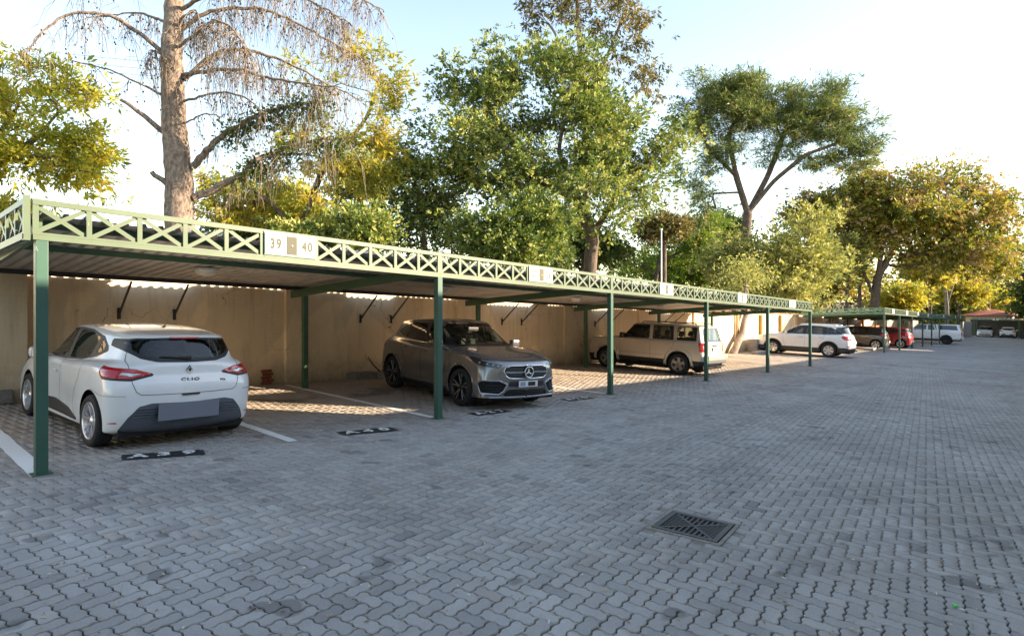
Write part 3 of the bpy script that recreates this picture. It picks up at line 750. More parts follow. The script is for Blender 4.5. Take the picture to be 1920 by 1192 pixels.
def wheel(car, x, y, side, r, w, style, rimr, mats=None):
    """wheel group at (x,y); side=+1 left; parts tyre, rim, spokes"""
    e = empty('wheel', (x, y, r), parent=car)
    if side < 0: e.rotation_euler = (0, 0, PI)
    h = w / 2; rr = rimr
    t = MB(); t.lathe([(rr, -h*.9), (rr+.012, -h), (rr+(r-rr)*.45, -h*1.06), (r-.022, -h*.99), (r-.006, -h*.82), (r, -h*.5), (r, -h*.42), (r-.007, -h*.4), (r-.007, -h*.34), (r, -h*.32),
             (r, -.006), (r-.007, -.004), (r-.007, .004), (r, .006), (r, h*.32), (r-.007, h*.34), (r-.007, h*.4), (r, h*.42), (r, h*.5), (r-.006, h*.82), (r-.022, h*.99), (rr+(r-rr)*.45, h*1.06), (rr+.012, h), (rr, h*.9)], 48, 'Y', close=False)
    t.build('tyre', CM['tyre'], e)
    m1, m2 = {'silver': ('alloy', 'alloy_dark'), 'twin': ('alloy_dark', 'alloy'), 'five': ('alloy_mid', 'alloy_dark')}.get(style['mat'], ('alloy', 'alloy_dark'))
    b = MB(); b.lathe([(rr+.004, h*.92), (rr+.002, h*.98), (rr-.012, h*.96), (rr-.02, h*.80), (rr-.03, h*.3), (rr-.03, -h*.8)], 40, 'Y'); rim = b.build('rim', CM[m1], e)
    bk = MB(); bk.lathe([(rr-.012, h*.12), (.0, h*.12)], 32, 'Y'); bk.build('brake_disc', CM['dark'] if style.get('cover') is None else CM['alloy_dark'], e)
    dk = MB(); dk.lathe([(rr*.72, h*.2), (rr*.72, h*.26), (.03, h*.26)], 28, 'Y'); dk.build('rotor', CM['rotor'], e)
    n = style['n']; ho = h * .86
    def spoke(mb, a0, a1, w0, w1, r0, r1, y0, y1, th=.03):
        V = []
        for a, ww, rad, yy in ((a0, w0, r0, y0), (a1, w1, r1, y1)):
            cx, cz = math.cos(a)*rad, math.sin(a)*rad; tx, tz = -math.sin(a), math.cos(a)
            for sgn in (-1, 1):
                V.append((cx + tx*ww/2*sgn, yy, cz + tz*ww/2*sgn)); V.append((cx + tx*ww*.7*sgn, yy - th, cz + tz*ww*.7*sgn))
        mb.add(V, [(0, 2, 6, 4), (0, 4, 5, 1), (2, 3, 7, 6), (4, 6, 7, 5), (0, 1, 3, 2)])
    for i in range(n):
        a = 2*PI*i/n + style.get('rot', .3); q = MB(); k = style['kind']
        if k == 'single': spoke(q, a, a, style['w0'], style['w1'], .03, rr-.008, ho*.72, ho)
        elif k == 'twin':
            dv = style['dv']
            spoke(q, a-dv*.5, a-dv, style['w0'], style['w1'], .04, rr-.008, ho*.75, ho); spoke(q, a+dv*.5, a+dv, style['w0'], style['w1'], .04, rr-.008, ho*.75, ho)
        sp = q.build('spoke', CM[style.get('smat', m1)], e)
        if k == 'twin' and style.get('edge'):
            q2 = MB()
            for sg in (-1, 1): spoke(q2, a+sg*style['dv']*.5, a+sg*style['dv'], .008, .010, .05, rr-.004, ho*.75+.003, ho+.003, .004)
            q2.build('bright_edge', CM['alloy'], sp)
    hb = MB(); hb.lathe([(.062, ho*.5), (.058, ho*.78), (.034, ho*.84), (.030, ho*.90), (0.001, ho*.92)], 20, 'Y'); hb.build('hub_cap', CM[style.get('smat', m1)], e)
    return e

def ribbon(sh_bvh, pts, axis, name, mat, parent, w=.006, off=.0035, mirror=False):
    """thin dark gap line laid on the body: pts (x,z) seen from the side or (y,z) from the rear / front"""
    out = []
    P = []
    for (a, b), (c, d) in zip(pts[:-1], pts[1:]):
        n = max(2, int(math.hypot(c-a, d-b) / .04))
        for i in range(n): P.append((a + (c-a)*i/n, b + (d-b)*i/n))
    P.append(pts[-1])
    for sg in ((1, -1) if mirror else (1,)):
        Q = []
        for a, b in P:
            if axis == 'side': o, d = Vector((a, 3*sg, b)), Vector((0, -sg, 0))
            elif axis == 'rear': o, d = Vector((-5, a*sg, b)), Vector((1, 0, 0))
            elif axis == 'front': o, d = Vector((5, a*sg, b)), Vector((-1, 0, 0))
            else: o, d = Vector((a, b*sg, 5)), Vector((0, 0, -1))
            loc, nor, _, _ = sh_bvh.ray_cast(o, d)
            if loc is None: continue
            if nor.dot(d) > 0: nor = -nor
            Q.append((loc, nor))
        if len(Q) < 2: continue
        V = []; F = []
        for i, (p, n) in enumerate(Q):
            t = (Q[min(i+1, len(Q)-1)][0] - Q[max(i-1, 0)][0]).normalized(); s = n.cross(t).normalized()
            V += [p + s*w/2 + n*off, p - s*w/2 + n*off]
            if i: k = 2*i; F.append((k-2, k-1, k+1, k))
        out.append(link(name, mesh(name, V, F, mat), parent))
    return out

def seats(car, xs, ys, z0, mat, rhd_wheel=None, dash=None):
    for x in xs:
        for y in ys:
            b = MB(); b.box((x, y, z0+.12), (.5, .5, .16), bev=.05); R = Matrix.Rotation(-.3, 3, 'Y')
            b.box((x-.30, y, z0+.45), (.14, .48, .62), bev=.06, R=R); b.box((x-.42, y, z0+.86), (.10, .26, .18), bev=.04, R=R)
            b.tube([(x-.40, y-.05, z0+.72), (x-.42, y-.05, z0+.84)], .008, 6); b.tube([(x-.40, y+.05, z0+.72), (x-.42, y+.05, z0+.84)], .008, 6)
            b.build('seat', mat, car)
    if dash:
        x0, x1, w, z = dash
        b = MB(); b.box(((x0+x1)/2, 0, z-.12), (x1-x0, w, .24), bev=.06); b.build('dashboard', CM['trim'], car)
    if rhd_wheel:
        x, y, z = rhd_wheel; R = Matrix.Rotation(-.42, 3, 'Y'); V = []
        b = MB(); pts = [Vector((x, y, z)) + R @ Vector((0, .185*math.cos(a), .185*math.sin(a))) for a in np.linspace(0, 2*PI, 25)]
        b.tube(pts, .016, 8); b.tube([pts[0], pts[12]], .018, 6); b.tube([Vector((x, y, z)), pts[18]], .016, 6); b.build('steering_wheel', CM['trim'], car)

def underbody(car, xr, xf, w, z, axles, r, sh=None):
    b = MB(); b.box(((axles[0]+axles[1])/2, 0, z+.10), (abs(axles[0]-axles[1])-2*r-.10, w*2-.12, .14))
    b.box(((xf+axles[0]+r)/2, 0, z+.12), (xf-axles[0]-r, w*1.7, .12)); b.box(((xr+axles[1]-r)/2, 0, z+.12), (axles[1]-r-xr, w*1.7, .12))
    b.box(((axles[0]+axles[1])/2, 0, z+.18), (xf-xr-.3, w*1.15, .1))
    b.build('underbody', CM['dark'], car)
    for ax in axles:
        for sg in (1, -1):
            V = []; F = []; n = 18; R = r + .055
            for i in range(n+1):
                a = -.25 + (PI+.5)*i/n; x, zz = ax + R*math.cos(a), r + R*math.sin(a)
                V += [(x, sg*(w-.015), zz), (x, sg*(w-.36), zz)]
                if i: k = 2*i; F.append((k-2, k, k+1, k-1))
            c = len(V); V.append((ax, sg*(w-.36), r)); F += [(2*i+1, 2*i+3, c) for i in range(n)]
            link('wheel_housing', mesh('wheel_housing', V, F, CM['dark'], smooth=True), car)

def mirror_pair(car, x, y, z, mat, sides=(1, -1), d=(.13, .20, .145)):
    for sg in sides:
        e = MB(); e.box((x, sg*(y+.13), z), d, bev=.045); e.bar((x+.02, sg*(y-.02), z-.06), (x+.01, sg*(y+.08), z-.03), .03, .05); m = e.build('door_mirror', mat, car)
        g = MB(); g.box((x-d[0]/2-.001, sg*(y+.13), z), (.006, d[1]*.84, d[2]*.78), bev=.002); g.build('mirror_glass', CM['mirror'], m)

def handle(car, bvh, x, z, mat, sides=(1, -1), L=.2):
    for sg in sides:
        loc, nor, _, _ = bvh.ray_cast(Vector((x, 3*sg, z)), Vector((0, -sg, 0)))
        if loc is None: continue
        y = loc.y
        b = MB(); b.box((x, y+sg*.022, z), (L, .022, .032), bev=.01); b.box((x-L*.4, y+sg*.008, z), (.03, .03, .026), bev=.005); b.box((x+L*.4, y+sg*.008, z), (.03, .03, .026), bev=.005)
        b.build('door_handle', mat, car)
        c = MB(); c.lathe([(.001, .002), (.032, .002)], 14, 'Y', (x-.01, y, z))

def shell_bvh(sh):
    from mathutils.bvhtree import BVHTree
    return BVHTree.FromPolygons([tuple(v) for v in sh.V], [tuple(int(i) for i in f) for f in sh.F])

def ground_matrix(x, y, heading):
    """car frame on the sloping yard: heading = direction of the car's nose (angle from +X, ccw)"""
    e = .5
    nx = -(G(x+e, y) - G(x-e, y)) / (2*e); ny = -(G(x, y+e) - G(x, y-e)) / (2*e)
    n = Vector((nx, ny, 1)).normalized(); f = Vector((math.cos(heading), math.sin(heading), 0)); f = (f - n * f.dot(n)).normalized(); l = n.cross(f)
    M = Matrix((f, l, n)).transposed().to_4x4(); M.translation = Vector((x, y, G(x, y))); return M
CM['alloy_mid'] = pmat('alloy_grey', (.30, .29, .28), .35, .7)

def scaled(rings, sx=1., sy=1., sz=1.):
    out = []
    for r in rings:
        q = dict(r); q['xf'] = r['xf']*sx; q['xr'] = r['xr']*sx
        q['w'] = r.get('w', 0)*sy if not hasattr(r.get('w', 0), '__len__') else [(a*sx, b*sy) for a, b in r['w']]
        q['z'] = r['z']*sz if not hasattr(r['z'], '__len__') else [(a*sx, b*sz) for a, b in r['z']]
        out.append(q)
    return out

HATCH = [
 dict(xf=2.00, xr=-1.80, w=.76, z=.19),
 dict(xf=2.07, xr=-1.885, w=.83, z=[(-1.95, .26), (-1.3, .22), (1.3, .20), (2.1, .19)]),
 dict(xf=2.12, xr=-1.935, w=[(-1.9, .83), (-1.2, .864), (0, .832), (1.2, .864), (2, .82)], z=.47),
 dict(xf=2.11, xr=-1.925, w=[(-1.9, .845), (-1.2, .870), (0, .848), (1.2, .866), (2, .80)], z=[(-1.95, .70), (0, .68), (2.1, .62)]),
 dict(xf=2.02, xr=-1.865, w=[(-1.8, .815), (-1.2, .860), (0, .850), (1.2, .84), (1.9, .76)], z=[(-1.9, .90), (-1, .90), (0, .86), (1.0, .86), (1.6, .80), (2.05, .72)]),
 dict(xf=1.72, xr=-1.845, w=[(-1.7, .735), (-1.2, .80), (0, .815), (1.0, .78), (1.6, .66)], z=[(-1.9, 1.0), (-1.0, .985), (0, .925), (.9, .945), (1.3, .93), (1.75, .84)]),
 dict(xf=1.06, xr=-1.81, w=[(-1.6, .665), (-1.0, .745), (0, .775), (.8, .74)], z=[(-1.8, 1.06), (-1.0, 1.02), (0, .955), (.7, .965), (1.06, 1.0)], c=(.03, .13, .36), d=(.02, .09, .24)),
 dict(xf=.28, xr=-1.66, w=[(-1.5, .52), (-.8, .60), (0, .61), (.2, .58)], z=[(-1.66, 1.335), (-1.0, 1.38), (-.3, 1.40), (.28, 1.385)], c=(.02, .07, .16), d=(.015, .06, .17)),
 dict(xf=.18, xr=-1.645, w=[(-1.5, .36), (.2, .38)], z=[(-1.65, 1.352), (-1, 1.415), (-.3, 1.442), (.2, 1.415)], c=(.02, .06, .14), d=(.015, .06, .17)),
 dict(xf=.14, xr=-1.63, flat=True, z=[(-1.64, 1.358), (-1, 1.428), (-.3, 1.455), (.15, 1.42)])]

def finish_body(sh, car, pm, glass_side='glass', rear_glass='tint', front_glass='glass'):
    sh.part('body', 'body', pm, car)
    for sg in (1, -1):
        sh.part('side_trim', 'window_trim', CM['trim'], car, -.001, sg)
        for k in range(4):
            sh.part('sg%d' % k, 'side_window', CM[glass_side if k < 1 else (rear_glass if k > 0 and rear_glass == 'privacy' else glass_side)], car, -.004, sg)
    sh.part('ws_trim', 'windscreen_surround', CM['trim'], car, -.001); sh.part('ws', 'windscreen', CM['screen'], car, -.003)
    sh.part('rw_trim', 'rear_window_surround', CM['trim'], car, -.001); sh.part('rw', 'rear_window', CM[rear_glass], car, -.003)

def hatchback(label, pm, M, hero=False, group=None, face='rear', sc=(1, 1, 1), n=4, wheels='silver', privacy=False):
    sx, sy, sz = sc
    car = empty('hatchback_car'); car.matrix_world = M; tag(car, label, 'car', group)
    sh = Shell(scaled(HATCH, *sc), n); ax = 1.295*sx; wr = .312; P = lambda pl: [(a*sx, b*sz) for a, b in pl]; Y = lambda pl: [(a*sy, b*sz) for a, b in pl]
    bv = shell_bvh(sh)
    sh.cut(union(circle(ax, wr+.01, wr+.052), circle(-ax, wr+.01, wr+.052)), 'arch'); sh.drop('arch')
    trim = P([(.98, .962), (.60, 1.20), (.26, 1.36), (-.1, 1.385), (-.55, 1.375), (-.98, 1.31), (-1.24, 1.165), (-1.20, 1.125), (-1.0, 1.055), (-.6, .985), (0, .955), (.5, .955)])
    sh.cut(side_poly(trim), 'side_trim')
    sh.cut(side_poly(P([(.66, .985), (.50, 1.185), (.22, 1.335), (-.06, 1.358), (-.02, .98)]), .0), 'sg0', ('side_trim',))
    sh.cut(side_poly(P([(-.14, .985), (-.17, 1.355), (-.55, 1.348), (-.90, 1.285), (-.80, 1.03), (-.6, 1.005)])), 'sg1', ('side_trim',))
    sh.cut(side_poly(P([(.90, .975), (.72, .985), (.60, 1.13)])), 'sg2', ('side_trim',))
    sh.cut(side_poly(P([(-.97, 1.27), (-1.17, 1.165), (-.95, 1.085)])), 'sg3', ('side_trim',))
    sh.cut(front_poly(Y([(0, .985), (.5, .985), (.72, .965), (.62, 1.33), (.54, 1.375), (0, 1.385)]), 0, .1), 'ws_trim')
    sh.cut(front_poly(Y([(0, 1.01), (.5, 1.01), (.66, .995), (.57, 1.31), (.51, 1.345), (0, 1.355)]), 0, .1), 'ws', ('ws_trim',))
    rw = Y([(0, 1.025), (.34, 1.035), (.50, 1.075), (.62, 1.16), (.675, 1.25), (.66, 1.285), (.5, 1.315), (0, 1.328)])
    sh.cut(rear_poly(rw, 0, -1.2), 'rw_trim'); sh.cut(rear_poly(Y([(0, 1.075), (.32, 1.08), (.47, 1.11), (.565, 1.18), (.60, 1.26), (.5, 1.295), (0, 1.308)]), 0, -1.2), 'rw', ('rw_trim',))
    tl = [(.40, .905), (.58, .962), (1.00, .985), (1.035, .93), (.975, .868), (.63, .848)]
    sh.cut(rear_arc([(a, b-.012) for a, b in tl], .012), 'lamp_bed'); sh.cut(rear_arc(tl), 'tail', ('lamp_bed',))
    sh.cut(rear_arc([(.50, .905), (.72, .925), (.74, .895), (.62, .872)]), 'tail_clear', ('tail',))
    # rear lower grey insert with ribs, reflectors, sill insert
    sh.cut(rear_arc([(0, .545), (.42, .56), (.55, .53), (.66, .40), (.74, .255), (.70, .15), (0, .15)]), 'diffuser')
    sh.cut(rear_arc([(.74, .335), (.93, .338), (.92, .362), (.76, .362)]), 'reflector')
    sh.cut(side_poly(P([(.62, .25), (.62, .40), (.1, .42), (-.45, .37), (-.80, .27), (-.78, .245)]), 0, .2), 'sill')
    # front face
    sh.cut(front_arc([(.48, .70), (.72, .80), (1.05, .845), (1.10, .80), (.92, .70), (.60, .655)]), 'head')
    sh.cut(front_poly(Y([(0, .70), (.46, .69), (.44, .60), (0, .585)]), 0, 1.2), 'grille'); sh.cut(front_poly(Y([(0, .44), (.60, .45), (.68, .30), (0, .26)]), 0, 1.2), 'intake')
    finish_body(sh, car, pm, 'glass', 'privacy' if privacy else 'glass')
    ptail = 'tail'
    for sg in (1, -1):
        bed = sh.part('lamp_bed', 'lamp_surround', CM['trim'], car, .001, sg)
        t = sh.part('tail', 'tail_light', CM['red_lens'], car, .006, sg)
        c = sh.part('tail_clear', 'reversing_lens', CM['clear_lens'], t, .007, sg)
        sh.part('reflector', 'reflector', CM['red_lens'], car, .003, sg); sh.part('sill', 'sill_moulding', CM['trim'], car, .004, sg)
        sh.part('head', 'headlight', CM['clear_lens'], car, .002, sg)
    sh.part('diffuser', 'rear_bumper_insert', CM['grey_trim'], car, -.006); sh.part('grille', 'grille', CM['trim'], car, -.004); sh.part('intake', 'lower_intake', CM['trim'], car, -.004)
    ribbon(bv, [(.60*sy, 1.15*sz), (.635*sy, 1.05*sz), (.63*sy, .92*sz), (.615*sy, .80*sz), (.58*sy, .70*sz), (.53*sy, .665*sz), (.3*sy, .658*sz), (0, .655*sz)], 'rear', 'tailgate_gap', CM['seam'], car, mirror=True)
    for pts in ([(-.085, .975), (-.10, .70), (-.06, .42), (-.06, .25)], [(.62, .40), (.74, .62), (.80, .80), (.80, .955)], [(-.92, 1.04), (-.86, .80), (-.70, .60), (-.64, .42), (-.72, .27)]):
        ribbon(bv, P(pts), 'side', 'door_gap', CM['seam'], car, mirror=True)
    ribbon(bv, P([(-1.31, .70), (-1.6, .66), (-1.85, .655)]), 'side', 'bumper_gap', CM['seam'], car, .004, mirror=True)
    handle(car, bv, .08*sx, .80*sz, pm)
    mirror_pair(car, .60*sx, .80*sy, 1.0*sz, CM['trim'] if not hero else pm)
    seats(car, (.15, -.75), (.36, -.36), .30, CM['seat'], (.58*sx, -.36, .93*sz), (.62*sx, 1.05*sx, 1.25, .96*sz))
    underbody(car, -1.78*sx, 1.95*sx, .84*sy, .10, (ax, -ax), wr)
    st = dict(mat='silver', n=6, kind='twin', dv=.17, w0=.013, w1=.026) if wheels == 'silver' else dict(mat='silver', n=6, kind='single', w0=.06, w1=.07)
    for x in (ax, -ax):
        for sg in (1, -1): wheel(car, x, sg*.775*sy, sg, wr, .19, st, .222)
    # spoiler lamp, wiper, aerial, latch
    def surf(y, z):
        l, nn, _, _ = bv.ray_cast(Vector((-5, y, z)), Vector((1, 0, 0))); return l
    b = MB(); p = surf(0, 1.318*sz); b.box((p.x-.008, 0, 1.322*sz), (.03, .34, .024), bev=.008); b.build('high_brake_light', CM['red_lens'], car)
    b = MB(); p = surf(0, 1.08*sz); q = surf(.32, 1.10*sz); b.tube([p+Vector((-.02, 0, 0)), (p+q)/2+Vector((-.02, 0, .0)), q+Vector((-.012, 0, 0))], [.016, .011, .005], 6); b.box(p+Vector((-.012, 0, 0)), (.03, .07, .05), bev=.012); b.build('rear_wiper', CM['trim'], car)
    b = MB(); b.tube([(-1.05*sx, 0, 1.42*sz), (-1.09*sx, 0, 1.455*sz)], [.024, .01], 8); b.tube([(-1.09*sx, 0, 1.45*sz), (-1.33*sx, 0, 1.72*sz)], [.004, .002], 5); b.build('aerial', CM['trim'], car)
    if hero:
        p = surf(0, .655); b = MB(); b.box((p.x-.006, 0, .648), (.03, .20, .022), bev=.006); b.build('tailgate_latch', CM['trim'], car)
        for z in (.50, .468, .436, .404):
            for sg in (1, -1):
                Q = [surf(sg*y, z) for y in (.33, .42, .50, .57-(.50-z)*-.3)]
                b = MB(); b.tube([q+Vector((-.002, 0, 0)) for q in Q], .0075, 6); b.build('bumper_rib', CM['grey_trim'], car)
        p = surf(0, .46); R = Matrix.Rotation(.03, 3, 'Y')
        b = MB(); b.box((p.x-.03, .02, .452), (.014, .70, .205), bev=.004); b.box((p.x-.012, .02, .452), (.03, .5, .1)); b.build('number_plate', CM['plate'], car)
        # diamond badge
        p = surf(0, .935); V = []; F = []
        def dia(s, t, x): return [(x, 0, .935+.066*s), (x, -.046*t, .935), (x, 0, .935-.066*s), (x, .046*t, .935)]
        V = dia(1, 1, p.x-.004) + dia(.80, .72, p.x-.018) + dia(.42, .34, p.x-.014) + dia(.40, .32, p.x-.003)
        for a, c in ((0, 4), (4, 8), (8, 12)):
            for i in range(4): F.append((a+i, a+(i+1) % 4, c+(i+1) % 4, c+i))
        o = link('diamond_badge', mesh('diamond_badge', V, F, CM['chrome']), car)
        o = link('badge_recess', mesh('badge_recess', dia(.42, .34, p.x-.006), [(0, 1, 2, 3)], CM['trim']), o)
        for txt, y, z, sz_, xs in (('CLIO', 0, .822, .054, 1.45), ('TCe', -.40, .795, .036, 1.1)):
            me = text_mesh(txt, sz_, CM['badge_dark'] if txt == 'CLIO' else CM['trim'], 'model_lettering', .002, .0012, xs, space=1.3 if txt == 'CLIO' else 1.0)
            o = link('model_lettering', me, car); p = surf(y, z)
            nrm = bv.ray_cast(Vector((-5, y, z)), Vector((1, 0, 0)))[1]
            yaw = math.atan2(nrm.y, -nrm.x) if nrm.x < 0 else math.atan2(-nrm.y, nrm.x)
            o.location = p + Vector((-.004, 0, 0)); o.rotation_euler = (PI/2, 0, -PI/2 - yaw)
    else:
        p = surf(0, .50*sz) if face == 'rear' else bv.ray_cast(Vector((5, 0, .5*sz)), Vector((-1, 0, 0)))[0]
        sgn = -1 if face == 'rear' else 1
        b = MB(); b.box((p.x+sgn*.012, 0, .50*sz), (.012, .46, .11), bev=.003); b.build('number_plate', CM['white_plate'], car)
        if face == 'front':
            b = MB(); p = bv.ray_cast(Vector((5, 0, .645*sz)), Vector((-1, 0, 0)))[0]; b.lathe([(.065, p.x), (.065, p.x+.015), (.05, p.x+.02), (.045, p.x+.012), (.001, p.x+.012)], 20, 'X', (0, 0, .645*sz)); b.build('round_badge', CM['chrome'], car)
            b = MB(); b.box((p.x-.03, 0, .655*sz), (.03, .9, .012)); b.build('grille_bar', CM['chrome'], car)
    return car
CM['grey_trim'] = pmat('grey_bumper_plastic', (.085, .098, .12), .5, noise=.15, nscale=25)
CM['badge_dark'] = pmat('badge_dark_metal', (.09, .09, .1), .3, .8)

CROSS = [
 dict(xf=2.12, xr=-2.0, w=.80, z=.21),
 dict(xf=2.22, xr=-2.09, w=.87, z=[(-2.1, .29), (0, .25), (2.2, .235)]),
 dict(xf=2.262, xr=-2.14, w=[(-2, .865), (-1.3, .908), (0, .875), (1.3, .908), (2, .86)], z=.50, c=(.03, .13, .34)),
 dict(xf=2.262, xr=-2.12, w=[(-2, .865), (-1.3, .915), (0, .898), (1.3, .912), (2, .84)], z=[(-2.1, .78), (0, .76), (2.2, .70)], c=(.035, .14, .38)),
 dict(xf=2.205, xr=-2.06, w=[(-2, .83), (-1.3, .90), (0, .892), (1.3, .888), (2, .80)], z=[(-2.05, 1.0), (-1, .98), (0, .965), (1, .975), (1.7, .935), (2.2, .87)], c=(.035, .15, .42)),
 dict(xf=1.80, xr=-2.01, w=[(-1.9, .77), (-1.2, .85), (0, .855), (1.2, .82), (1.7, .72)], z=[(-2, 1.10), (-1, 1.065), (0, 1.035), (.9, 1.07), (1.3, 1.06), (1.8, .985)], c=(.03, .13, .38)),
 dict(xf=1.04, xr=-1.95, w=[(-1.8, .69), (-1.0, .79), (0, .81), (.8, .78)], z=[(-1.95, 1.17), (-1.2, 1.125), (0, 1.075), (.7, 1.09), (1.04, 1.13)], c=(.03, .13, .38), d=(.02, .1, .28)),
 dict(xf=.20, xr=-1.72, w=[(-1.6, .54), (-.8, .62), (0, .635), (.2, .61)], z=[(-1.72, 1.465), (-1, 1.53), (-.3, 1.55), (.22, 1.53)], c=(.02, .07, .16), d=(.02, .07, .18)),
 dict(xf=.12, xr=-1.69, w=[(-1.6, .37), (.1, .40)], z=[(-1.7, 1.49), (-1, 1.568), (-.3, 1.595), (.15, 1.565)], c=(.02, .06, .14), d=(.02, .07, .18)),
 dict(xf=.08, xr=-1.67, flat=True, z=[(-1.68, 1.497), (-1, 1.58), (-.3, 1.607), (.1, 1.575)])]

def crossover(label, pm, M, n=8):
    car = empty('compact_suv_car'); car.matrix_world = M; tag(car, label, 'car')
    sh = Shell(CROSS, n); ax = 1.365; wr = .352; bv = shell_bvh(sh)
    sh.cut(union(circle(ax, wr+.01, wr+.05), circle(-ax, wr+.01, wr+.05)), 'arch'); sh.drop('arch')
    sh.cut(union(circle(ax, wr+.01, wr+.10), circle(-ax, wr+.01, wr+.10)), 'flare')
    sh.cut(side_poly([(.92, .20), (.92, .30), (-.92, .31), (-.92, .20)], 0, .1), 'sill')
    trim = [(1.00, 1.085), (.60, 1.30), (.22, 1.495), (-.15, 1.525), (-.75, 1.51), (-1.20, 1.43), (-1.52, 1.29), (-1.46, 1.235), (-1.2, 1.165), (-.6, 1.11), (0, 1.085), (.6, 1.08)]
    sh.cut(side_poly(trim), 'side_trim'); sh.cut(lambda D: -sdf_poly(D[:, 0], D[:, 2], trim, -.011), 'bright', ('side_trim',))
    sh.cut(side_poly([(.62, 1.11), (.48, 1.27), (.18, 1.465), (-.08, 1.495), (-.06, 1.105)]), 'sg0', ('side_trim',))
    sh.cut(side_poly([(-.19, 1.11), (-.21, 1.495), (-.72, 1.485), (-.95, 1.445), (-.98, 1.155), (-.6, 1.13)]), 'sg1', ('side_trim',))
    sh.cut(side_poly([(-1.04, 1.165), (-1.02, 1.435), (-1.2, 1.395), (-1.46, 1.285), (-1.42, 1.255)]), 'sg3', ('side_trim',))
    sh.cut(front_poly([(0, 1.10), (.48, 1.10), (.75, 1.075), (.64, 1.47), (.57, 1.515), (0, 1.53)], 0, .05), 'ws_trim')
    sh.cut(front_poly([(0, 1.135), (.48, 1.132), (.69, 1.115), (.595, 1.445), (.53, 1.483), (0, 1.498)], 0, .05), 'ws', ('ws_trim',))
    sh.cut(rear_poly([(0, 1.16), (.5, 1.18), (.66, 1.27), (.58, 1.42), (0, 1.45)], 0, -1.3), 'rw')
    sh.cut(lambda D: np.where((np.abs(D[:, 0]) < 3), 1.527 - D[:, 2] + .0*D[:, 0], 1), 'roof')
    gr = [(0, .815), (.36, .805), (.47, .775), (.50, .72), (.46, .635), (.40, .600), (0, .585)]
    sh.cut(front_poly(gr, .018, 1.2), 'grille_rim'); sh.cut(front_poly(gr, 0, 1.2), 'grille', ('grille_rim',))
    hd = [(.50, .835), (.68, .885), (.98, .935), (1.17, .955), (1.20, .925), (1.08, .845), (.90, .795), (.62, .775)]
    sh.cut(front_arc(hd), 'head')
    si = [(.46, .475), (.60, .535), (.93, .53), (1.00, .49), (.93, .335), (.60, .315), (.52, .37)]
    sh.cut(front_arc(si, .028), 'intake_rim'); sh.cut(front_arc(si), 'intake', ('intake_rim',))
    sh.cut(front_poly([(0, .535), (.40, .535), (.42, .44), (0, .43)], 0, 1.2), 'plate_panel')
    sh.cut(front_poly([(0, .385), (.42, .385), (.50, .315), (.56, .275), (0, .262)], 0, 1.2), 'low_intake')
    sh.cut(front_poly([(0, .262), (.75, .262), (.78, .238), (0, .232)], 0, 1.2), 'splitter')
    sh.cut(rear_arc([(.35, .96), (.9, 1.0), (1.05, .97), (1.0, .90), (.4, .88)]), 'tail')
    finish_body(sh, car, pm, 'tint', 'privacy', 'glass')
    sh.part('roof', 'roof', CM['black_paint'], car, .0)
    for sg in (1, -1):
        sh.part('bright', 'window_chrome_strip', CM['chrome'], car, .001, sg)
        [sh.part('flare', 'wheel_arch', pm, car, .010, sg, end=en) for en in (1, -1)]; sh.part('sill', 'sill_moulding', CM['trim'], car, .006, sg)
        h = sh.part('head', 'headlight', CM['smoke_lens'], car, .002, sg)
        for k in range(4):      # lamp elements behind the lens
            y = .60 + k*.075; l = bv.ray_cast(Vector((5, sg*y, .80+k*.014)), Vector((-1, 0, 0)))[0]
            q = MB(); q.box((l.x+.002, sg*y, .812+k*.016), (.005, .05, .028), bev=.002); q.build('lamp_element', CM['clear_lens'], h)
        q = MB(); pts = []
        for y, z in ((.53, .838), (.64, .862), (.74, .888), (.80, .905)):
            l = bv.ray_cast(Vector((5, sg*y, z)), Vector((-1, 0, 0)))[0]; pts.append(l+Vector((.008, 0, 0)))
        q.tube(pts, .007, 6); q.build('daytime_light_strip', CM['clear_lens'], h)
        sh.part('intake_rim', 'intake_surround', CM['silver_trim'], car, .012, sg)
        it = sh.part('intake', 'side_intake', CM['dark'], car, -.012, sg)
        for z in (.36, .41, .46):
            P = [bv.ray_cast(Vector((5, sg*y, z)), Vector((-1, 0, 0)))[0] + Vector((-.004, 0, 0)) for y in (.55, .64, .74, .80)]
            q = MB(); q.tube(P, .006, 5); q.build('intake_slat', CM['trim'], it)
        sh.part('tail', 'tail_light', CM['red_lens'], car, .004, sg)
    sh.part('grille_rim', 'grille_surround', CM['chrome'], car, .006); g = sh.part('grille', 'grille', CM['dark'], car, -.006)
    # dotted grille pins: one joined part
    q = MB()
    for z in np.arange(.605, .805, .0215):
        for i, y in enumerate(np.arange(-.46, .461, .027)):
            yy = y + (.0135 if int(round((z-.605)/.0215)) % 2 else 0)
            if sdf_poly(np.array([abs(yy)]), np.array([z]), gr)[0] > -.014 or abs(z-.70) < .018: continue
            l = bv.ray_cast(Vector((5, yy, z)), Vector((-1, 0, 0)))[0]; q.box((l.x-.001, yy, z), (.012, .010, .008))
    q.build('grille_pins', CM['chrome'], g)['kind'] = 'stuff'
    for sg in (1, -1):
        P = [bv.ray_cast(Vector((5, sg*y, .70)), Vector((-1, 0, 0)))[0] + Vector((.004, 0, 0)) for y in (.11, .25, .38, .47)]
        q = MB()
        for a, b_ in zip(P[:-1], P[1:]): q.bar(a, b_, .03, .012)
        q.build('grille_louvre', CM['silver_trim'], g)
    # star in a ring
    x0 = bv.ray_cast(Vector((5, 0, .70)), Vector((-1, 0, 0)))[0].x + .012; zc = .70
